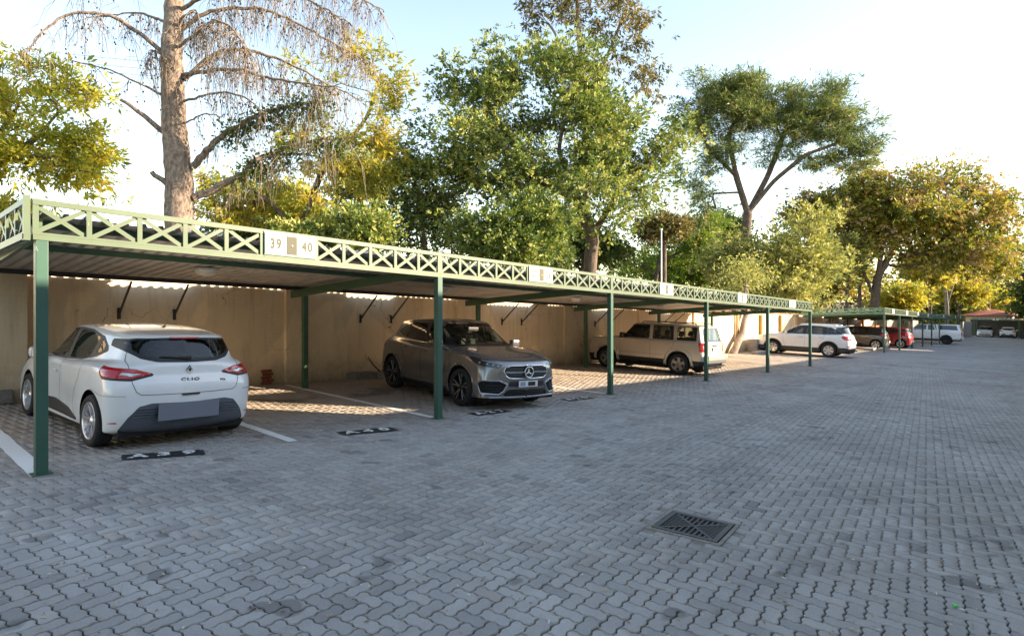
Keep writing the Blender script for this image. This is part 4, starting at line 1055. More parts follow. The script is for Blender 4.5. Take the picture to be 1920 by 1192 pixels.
    q = MB(); pts = [(x0+.012, .098*math.cos(a), zc+.098*math.sin(a)) for a in np.linspace(0, 2*PI, 33)]; q.tube(pts, .012, 8, False); ring = q.build('badge_ring', CM['chrome'], car)
    q = MB(); q.lathe([(.098, x0-.004), (.001, x0-.002)], 28, 'X', (0, 0, zc)); q.build('badge_disc', CM['black_paint'], ring)
    V = [(x0+.020, 0, zc)]; F = []
    for k in range(6):
        a = PI/2 + k*PI/3; r = .092 if k % 2 == 0 else .020; V.append((x0+.004, r*math.cos(a), zc+r*math.sin(a)))
    F = [(0, 1+k, 1+(k+1) % 6) for k in range(6)]; link('badge_star', mesh('badge_star', V, F, CM['chrome']), ring)
    sh.part('plate_panel', 'plate_panel', CM['trim'], car, .0); sh.part('low_intake', 'lower_intake', CM['dark'], car, -.012); sh.part('splitter', 'front_splitter', CM['silver_trim'], car, .014)
    for z in (.30, .335, .365):
        P = [bv.ray_cast(Vector((5, y, z)), Vector((-1, 0, 0)))[0] + Vector((-.004, 0, 0)) for y in (-.44, -.2, 0, .2, .44)]
        q = MB(); q.tube(P, .007, 5); q.build('intake_slat', CM['trim'], car)
    xp = bv.ray_cast(Vector((5, 0, .49)), Vector((-1, 0, 0)))[0].x
    q = MB(); q.box((xp+.014, 0, .487), (.014, .44, .112), bev=.004); pl = q.build('number_plate', CM['white_plate'], car)
    for y, w, c in ((.075, .17, 'trim'), (-.13, .12, 'blue_patch')):
        q = MB(); q.box((xp+.022, y, .487), (.003, w, .075), bev=.001); q.build('plate_mark', CM[c], pl)
    for pts in ([(-.135, 1.10), (-.15, .80), (-.13, .34)], [(.70, .40), (.80, .62), (.86, .85), (.84, 1.07)], [(-1.0, 1.14), (-.95, .92), (-.80, .72), (-.75, .45)]):
        ribbon(bv, pts, 'side', 'door_gap', CM['seam'], car, mirror=True)
    ribbon(bv, [(2.14, .0), (2.12, .30), (2.05, .52), (1.86, .68), (1.5, .765), (1.05, .80)], 'top', 'bonnet_gap', CM['seam'], car, mirror=True)
    handle(car, bv, -.02, .93, pm, L=.2); handle(car, bv, -.86, .965, pm, L=.2)
    mirror_pair(car, .62, .83, 1.13, pm)
    seats(car, (.10, -.75), (.37, -.37), .42, CM['seat_light'], (.52, -.37, 1.04), (.58, 1.0, 1.3, 1.085))
    q = MB(); q.box((.42, 0, 1.40), (.06, .26, .10), bev=.02); q.build('rear_view_mirror', CM['trim'], car)
    underbody(car, -2.0, 2.1, .885, .12, (ax, -ax), wr)
    st = dict(mat='twin', n=5, kind='twin', dv=.18, w0=.028, w1=.040, edge=True, rot=.31)
    for x in (ax, -ax):
        for sg in (1, -1): wheel(car, x, sg*.795, sg, wr, .225, st, .262)
    q = MB(); q.box((0, 0, .52), (.01, .01, .01)); 
    return car
CM['black_paint'] = paint('gloss_black', (.012, .012, .013))
CM['silver_trim'] = pmat('satin_silver_trim', (.42, .45, .50), .25, .7)
CM['seat_light'] = pmat('seat_grey_leather', (.16, .17, .16), .7)
CM['blue_patch'] = pmat('plate_blue_patch', (.25, .33, .5), .5)
CM['yellow'] = pmat('yellow_sticker', (.75, .70, .02), .5)

BOXY = [
 dict(xf=2.05, xr=-2.08, w=.78, z=.30),
 dict(xf=2.15, xr=-2.17, w=.845, z=.35, c=(.02, .07, .2), d=(.01, .05, .16)),
 dict(xf=2.19, xr=-2.215, w=.868, z=.56, c=(.02, .07, .2), d=(.01, .05, .16)),
 dict(xf=2.16, xr=-2.17, w=.872, z=.80, c=(.02, .07, .2), d=(.01, .04, .13)),
 dict(xf=2.12, xr=-2.145, w=[(-2, .858), (0, .868), (1.6, .86), (2, .82)], z=[(-2.15, 1.05), (0, 1.035), (1.5, 1.05), (2.1, 1.02)], c=(.02, .07, .2), d=(.01, .04, .12)),
 dict(xf=1.98, xr=-2.135, w=[(-2, .845), (0, .852), (1.2, .82), (1.9, .74)], z=[(-2.13, 1.09), (0, 1.075), (.95, 1.115), (1.9, 1.085)], c=(.02, .06, .2), d=(.01, .04, .12)),
 dict(xf=1.0, xr=-2.115, w=[(-2, .81), (0, .825), (.8, .80)], z=[(-2.1, 1.13), (0, 1.105), (.98, 1.14)], c=(.02, .06, .2), d=(.01, .04, .12)),
 dict(xf=.44, xr=-1.97, w=[(-1.9, .67), (0, .695), (.3, .68)], z=[(-1.97, 1.575), (-1, 1.60), (.1, 1.60), (.44, 1.575)], c=(.01, .04, .1), d=(.005, .02, .08)),
 dict(xf=.36, xr=-1.95, w=.44, z=[(-1.95, 1.605), (-1, 1.645), (0, 1.645), (.38, 1.61)], c=(.01, .03, .08), d=(.005, .02, .08)),
 dict(xf=.34, xr=-1.94, flat=True, z=[(-1.95, 1.612), (-1, 1.655), (0, 1.655), (.36, 1.617)])]

def boxy_suv(label, pm, M, n=6):
    car = empty('boxy_suv_car'); car.matrix_world = M; tag(car, label, 'car')
    sh = Shell(BOXY, n); ax = 1.318; wr = .348; bv = shell_bvh(sh)
    ar = lambda a, e: [(a-.50-e, .30), (a-.42-e, .62+e*.6), (a-.27-e*.5, .80+e), (a+.27+e*.5, .80+e), (a+.42+e, .62+e*.6), (a+.50+e, .30)]
    sh.cut(union(circle(ax, wr+.02, wr+.06), circle(-ax, wr+.02, wr+.06)), 'arch'); sh.drop('arch')
    sh.cut(lambda D: np.where(np.abs(D[:, 1]) > .5, np.minimum(sdf_poly(D[:, 0], D[:, 2], ar(ax, .02)), sdf_poly(D[:, 0], D[:, 2], ar(-ax, .02))), .3), 'flare')
    sh.cut(lambda D: D[:, 2] - .485 + .0*D[:, 0], 'cladding', ('body',))
    sh.cut(lambda D: np.where(D[:, 0] < -2.05, .1, np.abs(D[:, 2]-.46)-.03), 'flare2', ())
    for k, pl in enumerate(([(.72, 1.135), (.36, 1.545), (-.22, 1.55), (-.25, 1.135)], [(-.40, 1.135), (-.385, 1.55), (-1.06, 1.545), (-1.10, 1.135)], [(-1.25, 1.135), (-1.24, 1.53), (-1.84, 1.525), (-1.86, 1.135)])):
        sh.cut(side_poly(pl, .022), 'side_trim'); sh.cut(side_poly(pl), 'sg%d' % k, ('side_trim',))
    sh.cut(front_poly([(0, 1.12), (.72, 1.11), (.62, 1.55), (0, 1.57)], 0, .2), 'ws')
    sh.cut(rear_poly([(0, 1.10), (.68, 1.11), (.64, 1.52), (0, 1.54)], .012, -1.5), 'rw_trim'); sh.cut(rear_poly([(0, 1.11), (.66, 1.12), (.62, 1.50), (0, 1.52)], 0, -1.5), 'rw', ('rw_trim',))
    sh.cut(rear_arc([(.70, .79), (.70, 1.07), (.93, 1.07), (.93, .79)], .006), 'tail')
    sh.cut(rear_arc([(.72, .86), (.72, .96), (.80, .96), (.80, .86)], .004), 'tail_clear', ('tail',))
    sh.cut(front_arc([(.62, .80), (.62, .94), (.84, .94), (.84, .80)], .01), 'head')
    finish_body(sh, car, pm, 'tint', 'tint', 'tint')
    for sg in (1, -1):
        [sh.part('flare', 'wheel_arch', pm, car, .022, sg, end=en) for en in (1, -1)]
        t = sh.part('tail', 'tail_light', CM['red_lens'], car, .008, sg); sh.part('tail_clear', 'reversing_lens', CM['clear_lens'], t, .009, sg); sh.part('head', 'headlight', CM['clear_lens'], car, .004, sg)
        q = MB(); q.tube([(.12, sg*.60, 1.625), (.06, sg*.60, 1.675), (-1.72, sg*.585, 1.675), (-1.80, sg*.585, 1.625)], .016, 8); q.build('roof_rail', CM['trim'], car)
        q = MB(); q.box((1.98, sg*.80, .93), (.10, .05, .05), bev=.01); q.build('side_marker', CM['amber'], car)
    sh.part('cladding', 'lower_cladding', CM['trim'], car, .004)
    q = MB(); q.box((-2.235, 0, .60), (.13, 1.52, .20), bev=.05); rb = q.build('rear_bumper', pm, car)
    q = MB(); q.box((-2.215, 0, .465), (.08, 1.5, .10), bev=.03); q.build('bumper_valance', CM['grey_trim'], rb)
    q = MB(); q.tube([(-2.1, -.35, .36), (-2.34, -.36, .35)], .028, 10); q.build('exhaust_pipe', CM['alloy_mid'], car)
    q = MB(); q.box((-2.302, -.56, .60), (.006, .07, .07)); q.build('yellow_sticker', CM['yellow'], rb)
    q = MB(); q.box((-2.19, 0, 1.0), (.03, .36, .03), bev=.008); q.build('tailgate_handle', CM['chrome'], car)
    q = MB(); q.box((-2.19, 0, .87), (.014, .46, .11), bev=.003); q.build('number_plate', CM['white_plate'], car)
    for pts in ([(-.325, 1.10), (-.325, .36)], [(.72, .45), (.80, .70), (.82, 1.08)], [(-1.16, 1.10), (-1.13, .90), (-.90, .62), (-.88, .48)], [(.8, .625), (.0, .615), (-.8, .61)], [(2.0, 1.03), (.8, 1.07)]):
        ribbon(bv, pts, 'side', 'door_gap', CM['seam'], car, mirror=True)
    handle(car, bv, -.14, .98, pm, L=.19); handle(car, bv, -.98, .98, pm, L=.19)
    mirror_pair(car, .66, .84, 1.18, CM['trim'], d=(.14, .2, .19))
    seats(car, (.10, -.75), (.37, -.37), .45, CM['seat'], (.52, -.37, 1.08), (.58, .95, 1.35, 1.10))
    underbody(car, -2.1, 2.05, .86, .16, (ax, -ax), wr)
    st = dict(mat='five', n=5, kind='single', w0=.085, w1=.105, rot=.4)
    for x in (ax, -ax):
        for sg in (1, -1): wheel(car, x, sg*.765, sg, wr, .215, st, .222)
    return car

LARGE = scaled(CROSS, 1.045, 1.025, 1.055)
for r_, (xr_, dx_) in zip(LARGE, ((-2.20, 0), (-2.32, 0), (-2.385, 0), (-2.37, 0), (-2.31, 0), (-2.27, 0), (-2.23, 0), (-2.05, 0), (-2.03, 0), (-2.02, 0))): r_['xr'] = xr_
for r_, z_ in ((LARGE[7], [(-2.05, 1.60), (-1.2, 1.635), (-.3, 1.64), (.22, 1.61)]), (LARGE[8], [(-2.05, 1.63), (-1.2, 1.675), (-.3, 1.685), (.15, 1.65)]), (LARGE[9], [(-2.05, 1.635), (-1.2, 1.685), (-.3, 1.697), (.1, 1.66)]),
               (LARGE[6], [(-2.25, 1.20), (-1.2, 1.165), (0, 1.135), (.7, 1.15), (1.08, 1.19)])): r_['z'] = z_
LARGE[7]['w'] = [(-1.95, .60), (-.8, .65), (0, .655), (.2, .63)]
def large_suv(label, pm, M, n=5):
    car = empty('large_suv_car'); car.matrix_world = M; tag(car, label, 'car')
    sh = Shell(LARGE, n); ax = 1.35; wr = .362; bv = shell_bvh(sh)
    sh.cut(union(circle(ax, wr+.01, wr+.05), circle(-ax, wr+.01, wr+.05)), 'arch'); sh.drop('arch')
    sh.cut(union(circle(ax, wr+.01, wr+.115), circle(-ax, wr+.01, wr+.115)), 'flare')
    sh.cut(lambda D: D[:, 2] - .47 - np.where(D[:, 0] < -1.7, .05, 0), 'cladding')
    trim = [(.98, 1.15), (.60, 1.37), (.22, 1.565), (-.15, 1.605), (-.9, 1.595), (-1.45, 1.53), (-1.95, 1.24), (-1.90, 1.205), (-1.2, 1.17), (0, 1.145), (.6, 1.14)]
    sh.cut(side_poly(trim), 'side_trim')
    sh.cut(side_poly([(.66, 1.17), (.50, 1.33), (.18, 1.53), (-.12, 1.57), (-.10, 1.17)]), 'sg0', ('side_trim',)); sh.cut(side_poly([(-.28, 1.175), (-.30, 1.575), (-.85, 1.565), (-1.02, 1.55), (-1.05, 1.185)]), 'sg1', ('side_trim',))
    sh.cut(side_poly([(-1.22, 1.20), (-1.20, 1.53), (-1.45, 1.49), (-1.82, 1.25), (-1.80, 1.225)]), 'sg3', ('side_trim',))
    sh.cut(front_poly([(0, 1.18), (.5, 1.18), (.74, 1.16), (.62, 1.56), (0, 1.60)], 0, .05), 'ws'); sh.cut(rear_poly([(0, 1.20), (.5, 1.21), (.76, 1.27), (.66, 1.55), (.58, 1.585), (0, 1.60)], 0, -1.6), 'rw')
    sh.cut(rear_arc([(.52, .93), (.60, 1.10), (.98, 1.13), (1.10, 1.05), (1.02, .93), (.8, .90)]), 'tail'); sh.cut(rear_arc([(.60, .56), (.60, .62), (.95, .62), (.95, .56)]), 'reflector', ('body', 'cladding'))
    sh.cut(front_arc([(.62, .88), (.80, .95), (1.15, .99), (1.22, .95), (1.05, .86), (.7, .82)]), 'head'); sh.cut(front_arc([(.75, .50), (.75, .60), (.95, .60), (.95, .50)]), 'fog', ('body', 'cladding'))
    finish_body(sh, car, pm, 'glass', 'tint', 'glass')
    for sg in (1, -1):
        [sh.part('flare', 'wheel_arch', CM['grey_trim2'], car, .012, sg, end=en) for en in (1, -1)]; sh.part('tail', 'tail_light', CM['red_lens'], car, .006, sg); sh.part('reflector', 'reflector', CM['red_lens'], car, .01, sg)
        sh.part('head', 'headlight', CM['clear_lens'], car, .003, sg); sh.part('fog', 'fog_light', CM['smoke_lens'], car, .003, sg)
        q = MB(); q.tube([(.05, sg*.60, 1.655), (0, sg*.60, 1.70), (-1.55, sg*.57, 1.70), (-1.65, sg*.57, 1.655)], .018, 8); q.build('roof_rail', CM['alloy'], car)
    sh.part('cladding', 'lower_cladding', CM['grey_trim2'], car, .004)
    q = MB(); q.box((-2.12, 0, 1.665), (.20, 1.1, .035), bev=.015); q.build('roof_spoiler', pm, car)
    q = MB(); q.tube([(-2.2, 0, .36), (-2.47, 0, .36), (-2.49, 0, .42)], .028, 8); q.box((-2.3, 0, .36), (.1, .7, .07), bev=.01); q.build('tow_bar', CM['trim'], car)
    q = MB(); q.box((-2.405, 0, .80), (.014, .48, .12), bev=.003); q.build('number_plate', CM['white_plate'], car)
    q = MB(); q.tube([(-1.75, 0, 1.69), (-1.80, 0, 1.72), (-1.98, 0, 1.80)], [.014, .008, .003], 6); q.build('aerial', CM['trim'], car)
    for pts in ([(-.20, 1.15), (-.22, .80), (-.20, .48)], [(.74, .5), (.84, .80), (.84, 1.13)], [(-1.14, 1.17), (-1.12, .95), (-.90, .75), (-.86, .48)]): ribbon(bv, pts, 'side', 'door_gap', CM['seam'], car, mirror=True)
    handle(car, bv, -.05, 1.0, CM['chrome'], L=.21); handle(car, bv, -.98, 1.01, CM['chrome'], L=.21); mirror_pair(car, .66, .87, 1.20, pm)
    seats(car, (.10, -.80), (.38, -.38), .48, CM['seat_light'], (.52, -.38, 1.10), (.58, .98, 1.35, 1.14))
    underbody(car, -2.25, 2.15, .90, .16, (ax, -ax), wr)
    st = dict(mat='silver', n=6, kind='twin', dv=.20, w0=.035, w1=.05)
    for x in (ax, -ax):
        for sg in (1, -1): wheel(car, x, sg*.80, sg, wr, .22, st, .23)
    return car
CM['grey_trim2'] = pmat('dark_grey_cladding', (.04, .038, .037), .55, noise=.2, nscale=20)

PICK = [
 dict(xf=2.45, xr=-2.72, w=.80, z=.42), dict(xf=2.55, xr=-2.76, w=.90, z=.48), dict(xf=2.60, xr=-2.77, w=.925, z=.72, d=(.01, .02, .06)), dict(xf=2.58, xr=-2.77, w=.925, z=.95, d=(.01, .02, .06)),
 dict(xf=2.50, xr=-2.76, w=[(-2.7, .91), (1.8, .91), (2.4, .85)], z=[(-2.76, 1.16), (0, 1.14), (1.6, 1.12), (2.5, 1.05)], d=(.01, .02, .06)),
 dict(xf=2.2, xr=-2.74, w=[(-2.7, .89), (1.2, .87), (2.1, .74)], z=[(-2.76, 1.20), (0, 1.19), (1.2, 1.21), (2.2, 1.13)], d=(.01, .02, .06)),
 dict(xf=1.35, xr=-.95, w=[(-.95, .83), (1.2, .82)], z=[(-1, 1.24), (1.35, 1.25)], c=(.02, .08, .25), d=(.01, .03, .08)),
 dict(xf=.62, xr=-.72, w=[(-.7, .66), (.5, .66)], z=[(-.75, 1.72), (0, 1.745), (.6, 1.715)], c=(.01, .05, .12), d=(.01, .03, .08)),
 dict(xf=.5, xr=-.66, w=.42, z=[(-.66, 1.77), (0, 1.79), (.5, 1.76)]), dict(xf=.46, xr=-.64, flat=True, z=[(-.64, 1.775), (0, 1.80), (.46, 1.77)])]
def pickup(label, pm, M, n=4):
    car = empty('pickup_truck'); car.matrix_world = M; tag(car, label, 'pickup')
    sh = Shell(PICK, n); ax = 1.61; wr = .385; bv = shell_bvh(sh)
    sh.cut(union(circle(ax, wr+.03, wr+.07), circle(-ax, wr+.03, wr+.07)), 'arch'); sh.drop('arch')
    sh.cut(side_poly([(1.02, 1.27), (.50, 1.68), (-.10, 1.69), (-.12, 1.27)]), 'sg0'); sh.cut(side_poly([(-.22, 1.27), (-.22, 1.69), (-.62, 1.67), (-.76, 1.27)]), 'sg1')
    sh.cut(front_poly([(0, 1.28), (.72, 1.27), (.60, 1.68), (0, 1.70)], 0, .3), 'ws'); sh.cut(rear_arc([(.74, .86), (.74, 1.14), (.95, 1.14), (.95, .86)]), 'tail')
    finish_body(sh, car, pm, 'privacy', 'privacy', 'tint')
    for sg in (1, -1): sh.part('tail', 'tail_light', CM['red_lens'], car, .01, sg)
    V = []
    for x, w, z in ((-2.68, .80, 1.20), (-.90, .80, 1.22), (-.80, .66, 1.78), (-2.50, .66, 1.80)): V += [(x, w, z), (x, -w, z)]
    F = [(0, 2, 4, 6), (1, 7, 5, 3), (0, 6, 7, 1), (2, 3, 5, 4), (6, 4, 5, 7)]
    can = link('canopy', mesh('canopy', V, F, pm), car)
    for sg in (1, -1):
        q = MB(); q.add([(-2.45, sg*.79, 1.30), (-1.02, sg*.79, 1.31), (-.97, sg*.685, 1.70), (-2.33, sg*.685, 1.71)], [(0, 1, 2, 3) if sg > 0 else (3, 2, 1, 0)]); q.build('canopy_window', CM['privacy'], can)
    q = MB(); q.box((-2.80, 0, .55), (.16, 1.7, .18), bev=.03); q.build('rear_bumper', CM['chrome'], car)
    ribbon(bv, [(-.16, 1.2), (-.16, .5)], 'side', 'door_gap', CM['seam'], car, mirror=True); ribbon(bv, [(-.84, 1.2), (-.84, .5)], 'side', 'door_gap', CM['seam'], car, mirror=True)
    handle(car, bv, .0, 1.08, CM['chrome'], L=.2); mirror_pair(car, .85, .88, 1.32, pm, d=(.14, .2, .22))
    q = MB(); q.box((.75, 0, 1.1), (.5, 1.4, .2), bev=.05); q.build('dashboard', CM['trim'], car)
    underbody(car, -2.6, 2.4, .90, .28, (ax, -ax), wr)
    for x in (ax, -ax):
        for sg in (1, -1): wheel(car, x, sg*.80, sg, wr, .25, dict(mat='twin', n=6, kind='single', w0=.06, w1=.07), .23)
    return car
# ---------------------------------------------------------------- trees
def W(u, v, d):
    """a point at depth d in the direction of photo pixel (u, v)"""
    r = (u-960)/FPX; up = (561.24-v)/FPX
    return Vector(((CAMC*r - CAMS)*d, (CAMS*r + CAMC)*d, 1.7224 + up*d))
def leaf_material(name, cols, trans=.35, rough=.55):
    m, N, L, p = new_mat(name)
    at = N.new('ShaderNodeAttribute'); at.attribute_name = 'tint'; cr = N.new('ShaderNodeValToRGB'); L.new(at.outputs['Fac'], cr.inputs['Fac'])
    e = cr.color_ramp.elements; k = len(cols)
    e[0].position = 0; e[0].color = (*cols[0], 1); e[1].position = 1; e[1].color = (*cols[-1], 1)
    for i in range(1, k-1): q = e.new(i/(k-1)); q.color = (*cols[i], 1)
    L.new(cr.outputs['Color'], p.inputs['Base Color']); p.inputs['Roughness'].default_value = rough; p.inputs['Specular IOR Level'].default_value = .35
    t = N.new('ShaderNodeBsdfTranslucent'); mul = node_mix(N, L, cr.outputs['Color'], (.92, .95, .70), 1.0, 'MULTIPLY'); L.new(mul, t.inputs['Color'])
    mx = N.new('ShaderNodeMixShader'); mx.inputs[0].default_value = trans; L.new(p.outputs[0], mx.inputs[1]); L.new(t.outputs[0], mx.inputs[2]); L.new(mx.outputs[0], N['Material Output'].inputs['Surface'])
    return m
def bark_material(name, c1, c2, sc=6.):
    m, N, L, p = new_mat(name); geo = N.new('ShaderNodeNewGeometry'); mp = N.new('ShaderNodeMapping'); mp.inputs['Scale'].default_value = (1, 1, .55); L.new(geo.outputs['Position'], mp.inputs[0])
    f = node_noise(N, L, mp.outputs[0], sc, 8, .7); L.new(node_mix(N, L, c1, c2, node_ramp(N, L, f, .35, .65)), p.inputs['Base Color']); p.inputs['Roughness'].default_value = .9
    b = N.new('ShaderNodeBump'); b.inputs['Strength'].default_value = .9; b.inputs['Distance'].default_value = .05; L.new(f, b.inputs['Height']); L.new(b.outputs[0], p.inputs['Normal'])
    return m
B_GREY = bark_material('grey_brown_bark', (.16, .115, .085), (.055, .04, .032)); B_PINE = bark_material('pine_bark', (.33, .26, .21), (.09, .058, .045), 13.); B_PALE = bark_material('pale_bark', (.30, .24, .19), (.15, .115, .09), 5.)

def tubes_mesh(paths, sides=6):
    """paths: list of (points Nx3, radii N) -> V, F arrays of quads"""
    VV = []; FF = []; base = 0
    for P, R in paths:
        P = np.asarray(P, float); n = len(P); s = sides if R[0] > .05 else (4 if R[0] > .012 else 3)
        if R[0] > .2: s = 14
        T = np.gradient(P, axis=0); T /= np.maximum(np.linalg.norm(T, axis=1, keepdims=True), 1e-9)
        ref = np.array([.3, .2, .93]) if abs(T[0, 2]) < .9 else np.array([1., .1, 0])
        a = np.cross(T, ref); a /= np.maximum(np.linalg.norm(a, axis=1, keepdims=True), 1e-9); b = np.cross(T, a)
        th = np.arange(s)*2*PI/s; ring = P[:, None] + (a[:, None]*np.cos(th)[None, :, None] + b[:, None]*np.sin(th)[None, :, None])*np.asarray(R)[:, None, None]
        VV.append(ring.reshape(-1, 3)); i = np.arange(n-1)[:, None]*s; k = np.arange(s)[None]; k2 = (k+1) % s
        FF.append((np.stack([i+k, i+k2, i+s+k2, i+s+k], -1) + base).reshape(-1, 4)); base += n*s
    return np.concatenate(VV), np.concatenate(FF)
def leaves_mesh(name, C, size, aspect, dirs, mat, tint, r, fold=.25):
    """one diamond leaf at each C pointing along dirs"""
    n = len(C); d = dirs / np.maximum(np.linalg.norm(dirs, axis=1, keepdims=True), 1e-9)
    q = r.normal(size=(n, 3)); s = np.cross(d, q); s /= np.maximum(np.linalg.norm(s, axis=1, keepdims=True), 1e-9); nn = np.cross(d, s)
    L = (size*np.clip(r.lognormal(-.08, .34, n), .35, 2.0))[:, None]; w = L*aspect/2*r.uniform(.75, 1.25, (n, 1))
    V = np.stack([C, C + d*L*.5 + s*w + nn*w*fold, C + d*L, C + d*L*.5 - s*w + nn*w*fold], 1).reshape(-1, 3)
    me = mesh(name, V, np.arange(4*n).reshape(n, 4), mat); a = me.attributes.new('tint', 'FLOAT', 'POINT'); a.data.foreach_set('value', np.repeat(np.clip(tint, 0, 1), 4).astype(np.float32)); return me
def grow(trunks, clumps, r, wig=.12, r_tip=.012, pw=.46, up=.25, base_r=None, reach=1.0):
    """connect clump centres to the trunk polylines; returns tube paths"""
    nodes = []; par = []; cnt = []; paths = []
    def add(p, pr): nodes.append(np.array(p, float)); par.append(pr); cnt.append(0); return len(nodes)-1
    tr = []
    for T in trunks:
        T = np.array([tuple(t) for t in T], float); n = max(3, int(np.linalg.norm(np.diff(T, axis=0), axis=1).sum()/.5)); t = np.linspace(0, len(T)-1, n*1)
        P = np.stack([np.interp(t, np.arange(len(T)), T[:, k]) for k in range(3)], 1)
        if n > 4: P[1:-1] = (P[:-2] + 2*P[1:-1] + P[2:])/4
        st = -1
        if nodes and len(tr): st = int(np.argmin(np.linalg.norm(np.array(nodes) - P[0], axis=1)))
        ids = []; pr = st
        for p in P: pr = add(p, pr); ids.append(pr)
        tr.append(ids); paths.append([st] + ids if st >= 0 else ids)
    z0 = min(nodes[i][2] for i in tr[0]); clumps = np.asarray(clumps, float)
    A = np.array(nodes); dm = np.min(np.linalg.norm(clumps[:, None] - A[None], axis=2), axis=1)
    for c in clumps[np.argsort(dm)]:
        A = np.array(nodes); d = np.linalg.norm(A - c, axis=1); low = np.maximum(0, A[:, 2] - c[2] + .15*d)
        skip = A[:, 2] < z0 + .28*(clumps[:, 2].max() - z0)*reach if len(trunks) == 1 else A[:, 2] < z0+.8
        k = int(np.argmin(d + 1.1*low + np.where(skip, 50, 0))); L = d[k]
        if L < .15: continue
        m = max(2, int(L/.45)); P = []; a = A[k]; pv = par[k]; t0 = (a - A[pv]) if pv >= 0 else np.array([0, 0, 1.]); t0 = t0/max(1e-6, np.linalg.norm(t0))
        b1 = a + (t0*.35 + np.array([0, 0, up]))*L*.5
        ids = [k]; pr = k
        for i in range(1, m+1):
            t = i/m; p = (1-t)**2*a + 2*t*(1-t)*b1 + t*t*c + (r.normal(0, wig*min(1, L*.35)/m**.5, 3) if i < m else 0); pr = add(p, pr); ids.append(pr)
        paths.append(ids)
    for i in range(len(nodes)): cnt[i] = 0
    child = [0]*len(nodes)
    for p in par:
        if p >= 0: child[p] += 1
    w = [0.]*len(nodes)
    for i in range(len(nodes)-1, -1, -1):
        if child[i] == 0: w[i] = max(w[i], 1.)
        if par[i] >= 0: w[par[i]] += w[i] if True else 0
    # avoid counting a straight run many times: w is number of tips above
    rad = [r_tip*max(1., x)**pw for x in w]
    if base_r:
        k = base_r/max(rad[tr[0][0]], 1e-6); rad = [x*(k**.85) if x > 3*r_tip else x for x in rad]; 
    out = []
    for ids in paths:
        R = [rad[i] for i in ids]
        if len(ids) > 1 and ids[0] not in tr[0]: R[0] = min(R[0], R[1]*1.25)
        elif ids is not paths[0] and len(ids) > 1: R[0] = R[1]*1.2
        out.append((np.array([nodes[i] for i in ids]), np.array(R)))
    return out
def lobe_points(lobes, n, r, shell=.55):
    vol = np.array([l[1]*l[2]*l[3] for l in lobes])**.8; pick = r.choice(len(lobes), n, p=vol/vol.sum()); out = []
    for k in pick:
        c, rx, ry, rz = lobes[k]; d = r.normal(size=3); d /= np.linalg.norm(d); q = r.uniform()**shell
        out.append((c[0] + d[0]*rx*q, c[1] + d[1]*ry*q, c[2] + d[2]*rz*q))
    return np.array(out)
def rough(lobes, seed, k=7, lo=.42, hi=.66):
    """break each smooth lobe into smaller uneven ones"""
    r = np.random.default_rng(seed); out = []
    for c, rx, ry, rz in lobes:
        for i in range(k):
            d = r.normal(size=3); d /= np.linalg.norm(d); q = r.uniform(.3, .95); f = r.uniform(lo, hi)
            out.append(((c[0]+d[0]*rx*q, c[1]+d[1]*ry*q, c[2]+d[2]*rz*q), rx*f, ry*f, rz*f*.9))
    return out
def px_lobes(L, d):
    """lobes given as (u, v, half-width px, half-height px[, depth offset]) at depth d -> world ellipsoids"""
    out = []
    for l in L:
        dd = d + (l[4] if len(l) > 4 else 0); s = dd/FPX; c = W(l[0], l[1], dd); rx = l[2]*s; out.append(((c.x, c.y, c.z), rx*.95, rx*.95, l[3]*s))
    return out
def make_tree(name, label, trunks, lobes, seed, leafmat, bark, n_clump, n_leaf, size, aspect=.5, spread=.45, flat=.7, cat='tree', group='trees behind the boundary wall', base_r=.25, droop=0., outw=.5, tint=(.5, .22), crown_name='crown', shell=.55, wig=.12, up=.25, pw=.46, per=10, tight=.7, rk=7, rl=(.42, .66)):
    r = np.random.default_rng(seed)
    if rk: lobes = rough(lobes, seed+500, rk, *rl)
    cl = lobe_points(lobes, n_clump, r, shell); base = Vector(trunks[0][0])
    e = empty(name, base); tag(e, label, cat, group)
    paths = grow(trunks, cl, r, base_r=base_r, wig=wig, up=up, pw=pw)
    V, F = tubes_mesh(paths); o = link('trunk', mesh('trunk', V - np.array(base), F, bark, smooth=True), e)
    ns = max(1, n_leaf//per); ks = r.integers(0, len(cl), ns); cs = r.uniform(.6, 1.3, len(cl)); ct = r.normal(0, tint[1], len(cl))
    S = cl[ks] + r.normal(size=(ns, 3))*np.array([1, 1, flat])*spread*cs[ks][:, None]; st_ = ct[ks] + r.normal(0, tint[1]*.7, ns)
    k = np.repeat(np.arange(ns), per); n_leaf = ns*per
    off = r.normal(size=(n_leaf, 3)); off /= np.maximum(np.linalg.norm(off, axis=1, keepdims=True), 1e-6); off[:, 2] = off[:, 2]*.75 + .1
    ctr = np.mean([l[0] for l in lobes], 0); og = (S - ctr)/np.maximum(np.linalg.norm(S - ctr, axis=1, keepdims=True), .1)
    P = S[k] + off*size*tight*r.uniform(.1, 1, (n_leaf, 1)); dirs = off + outw*og[k] + r.normal(size=(n_leaf, 3))*.35; dirs[:, 2] -= droop
    t = tint[0] + st_[k] + r.normal(0, tint[1]*.35, n_leaf)
    link(crown_name, leaves_mesh(crown_name, P - np.array(base), size, aspect, dirs, leafmat, t, r), e)
    return e
def ground_pt(u, d, dz=-.1):
    p = W(u, 561, d); return Vector((p.x, p.y, G(p.x, p.y)+dz))

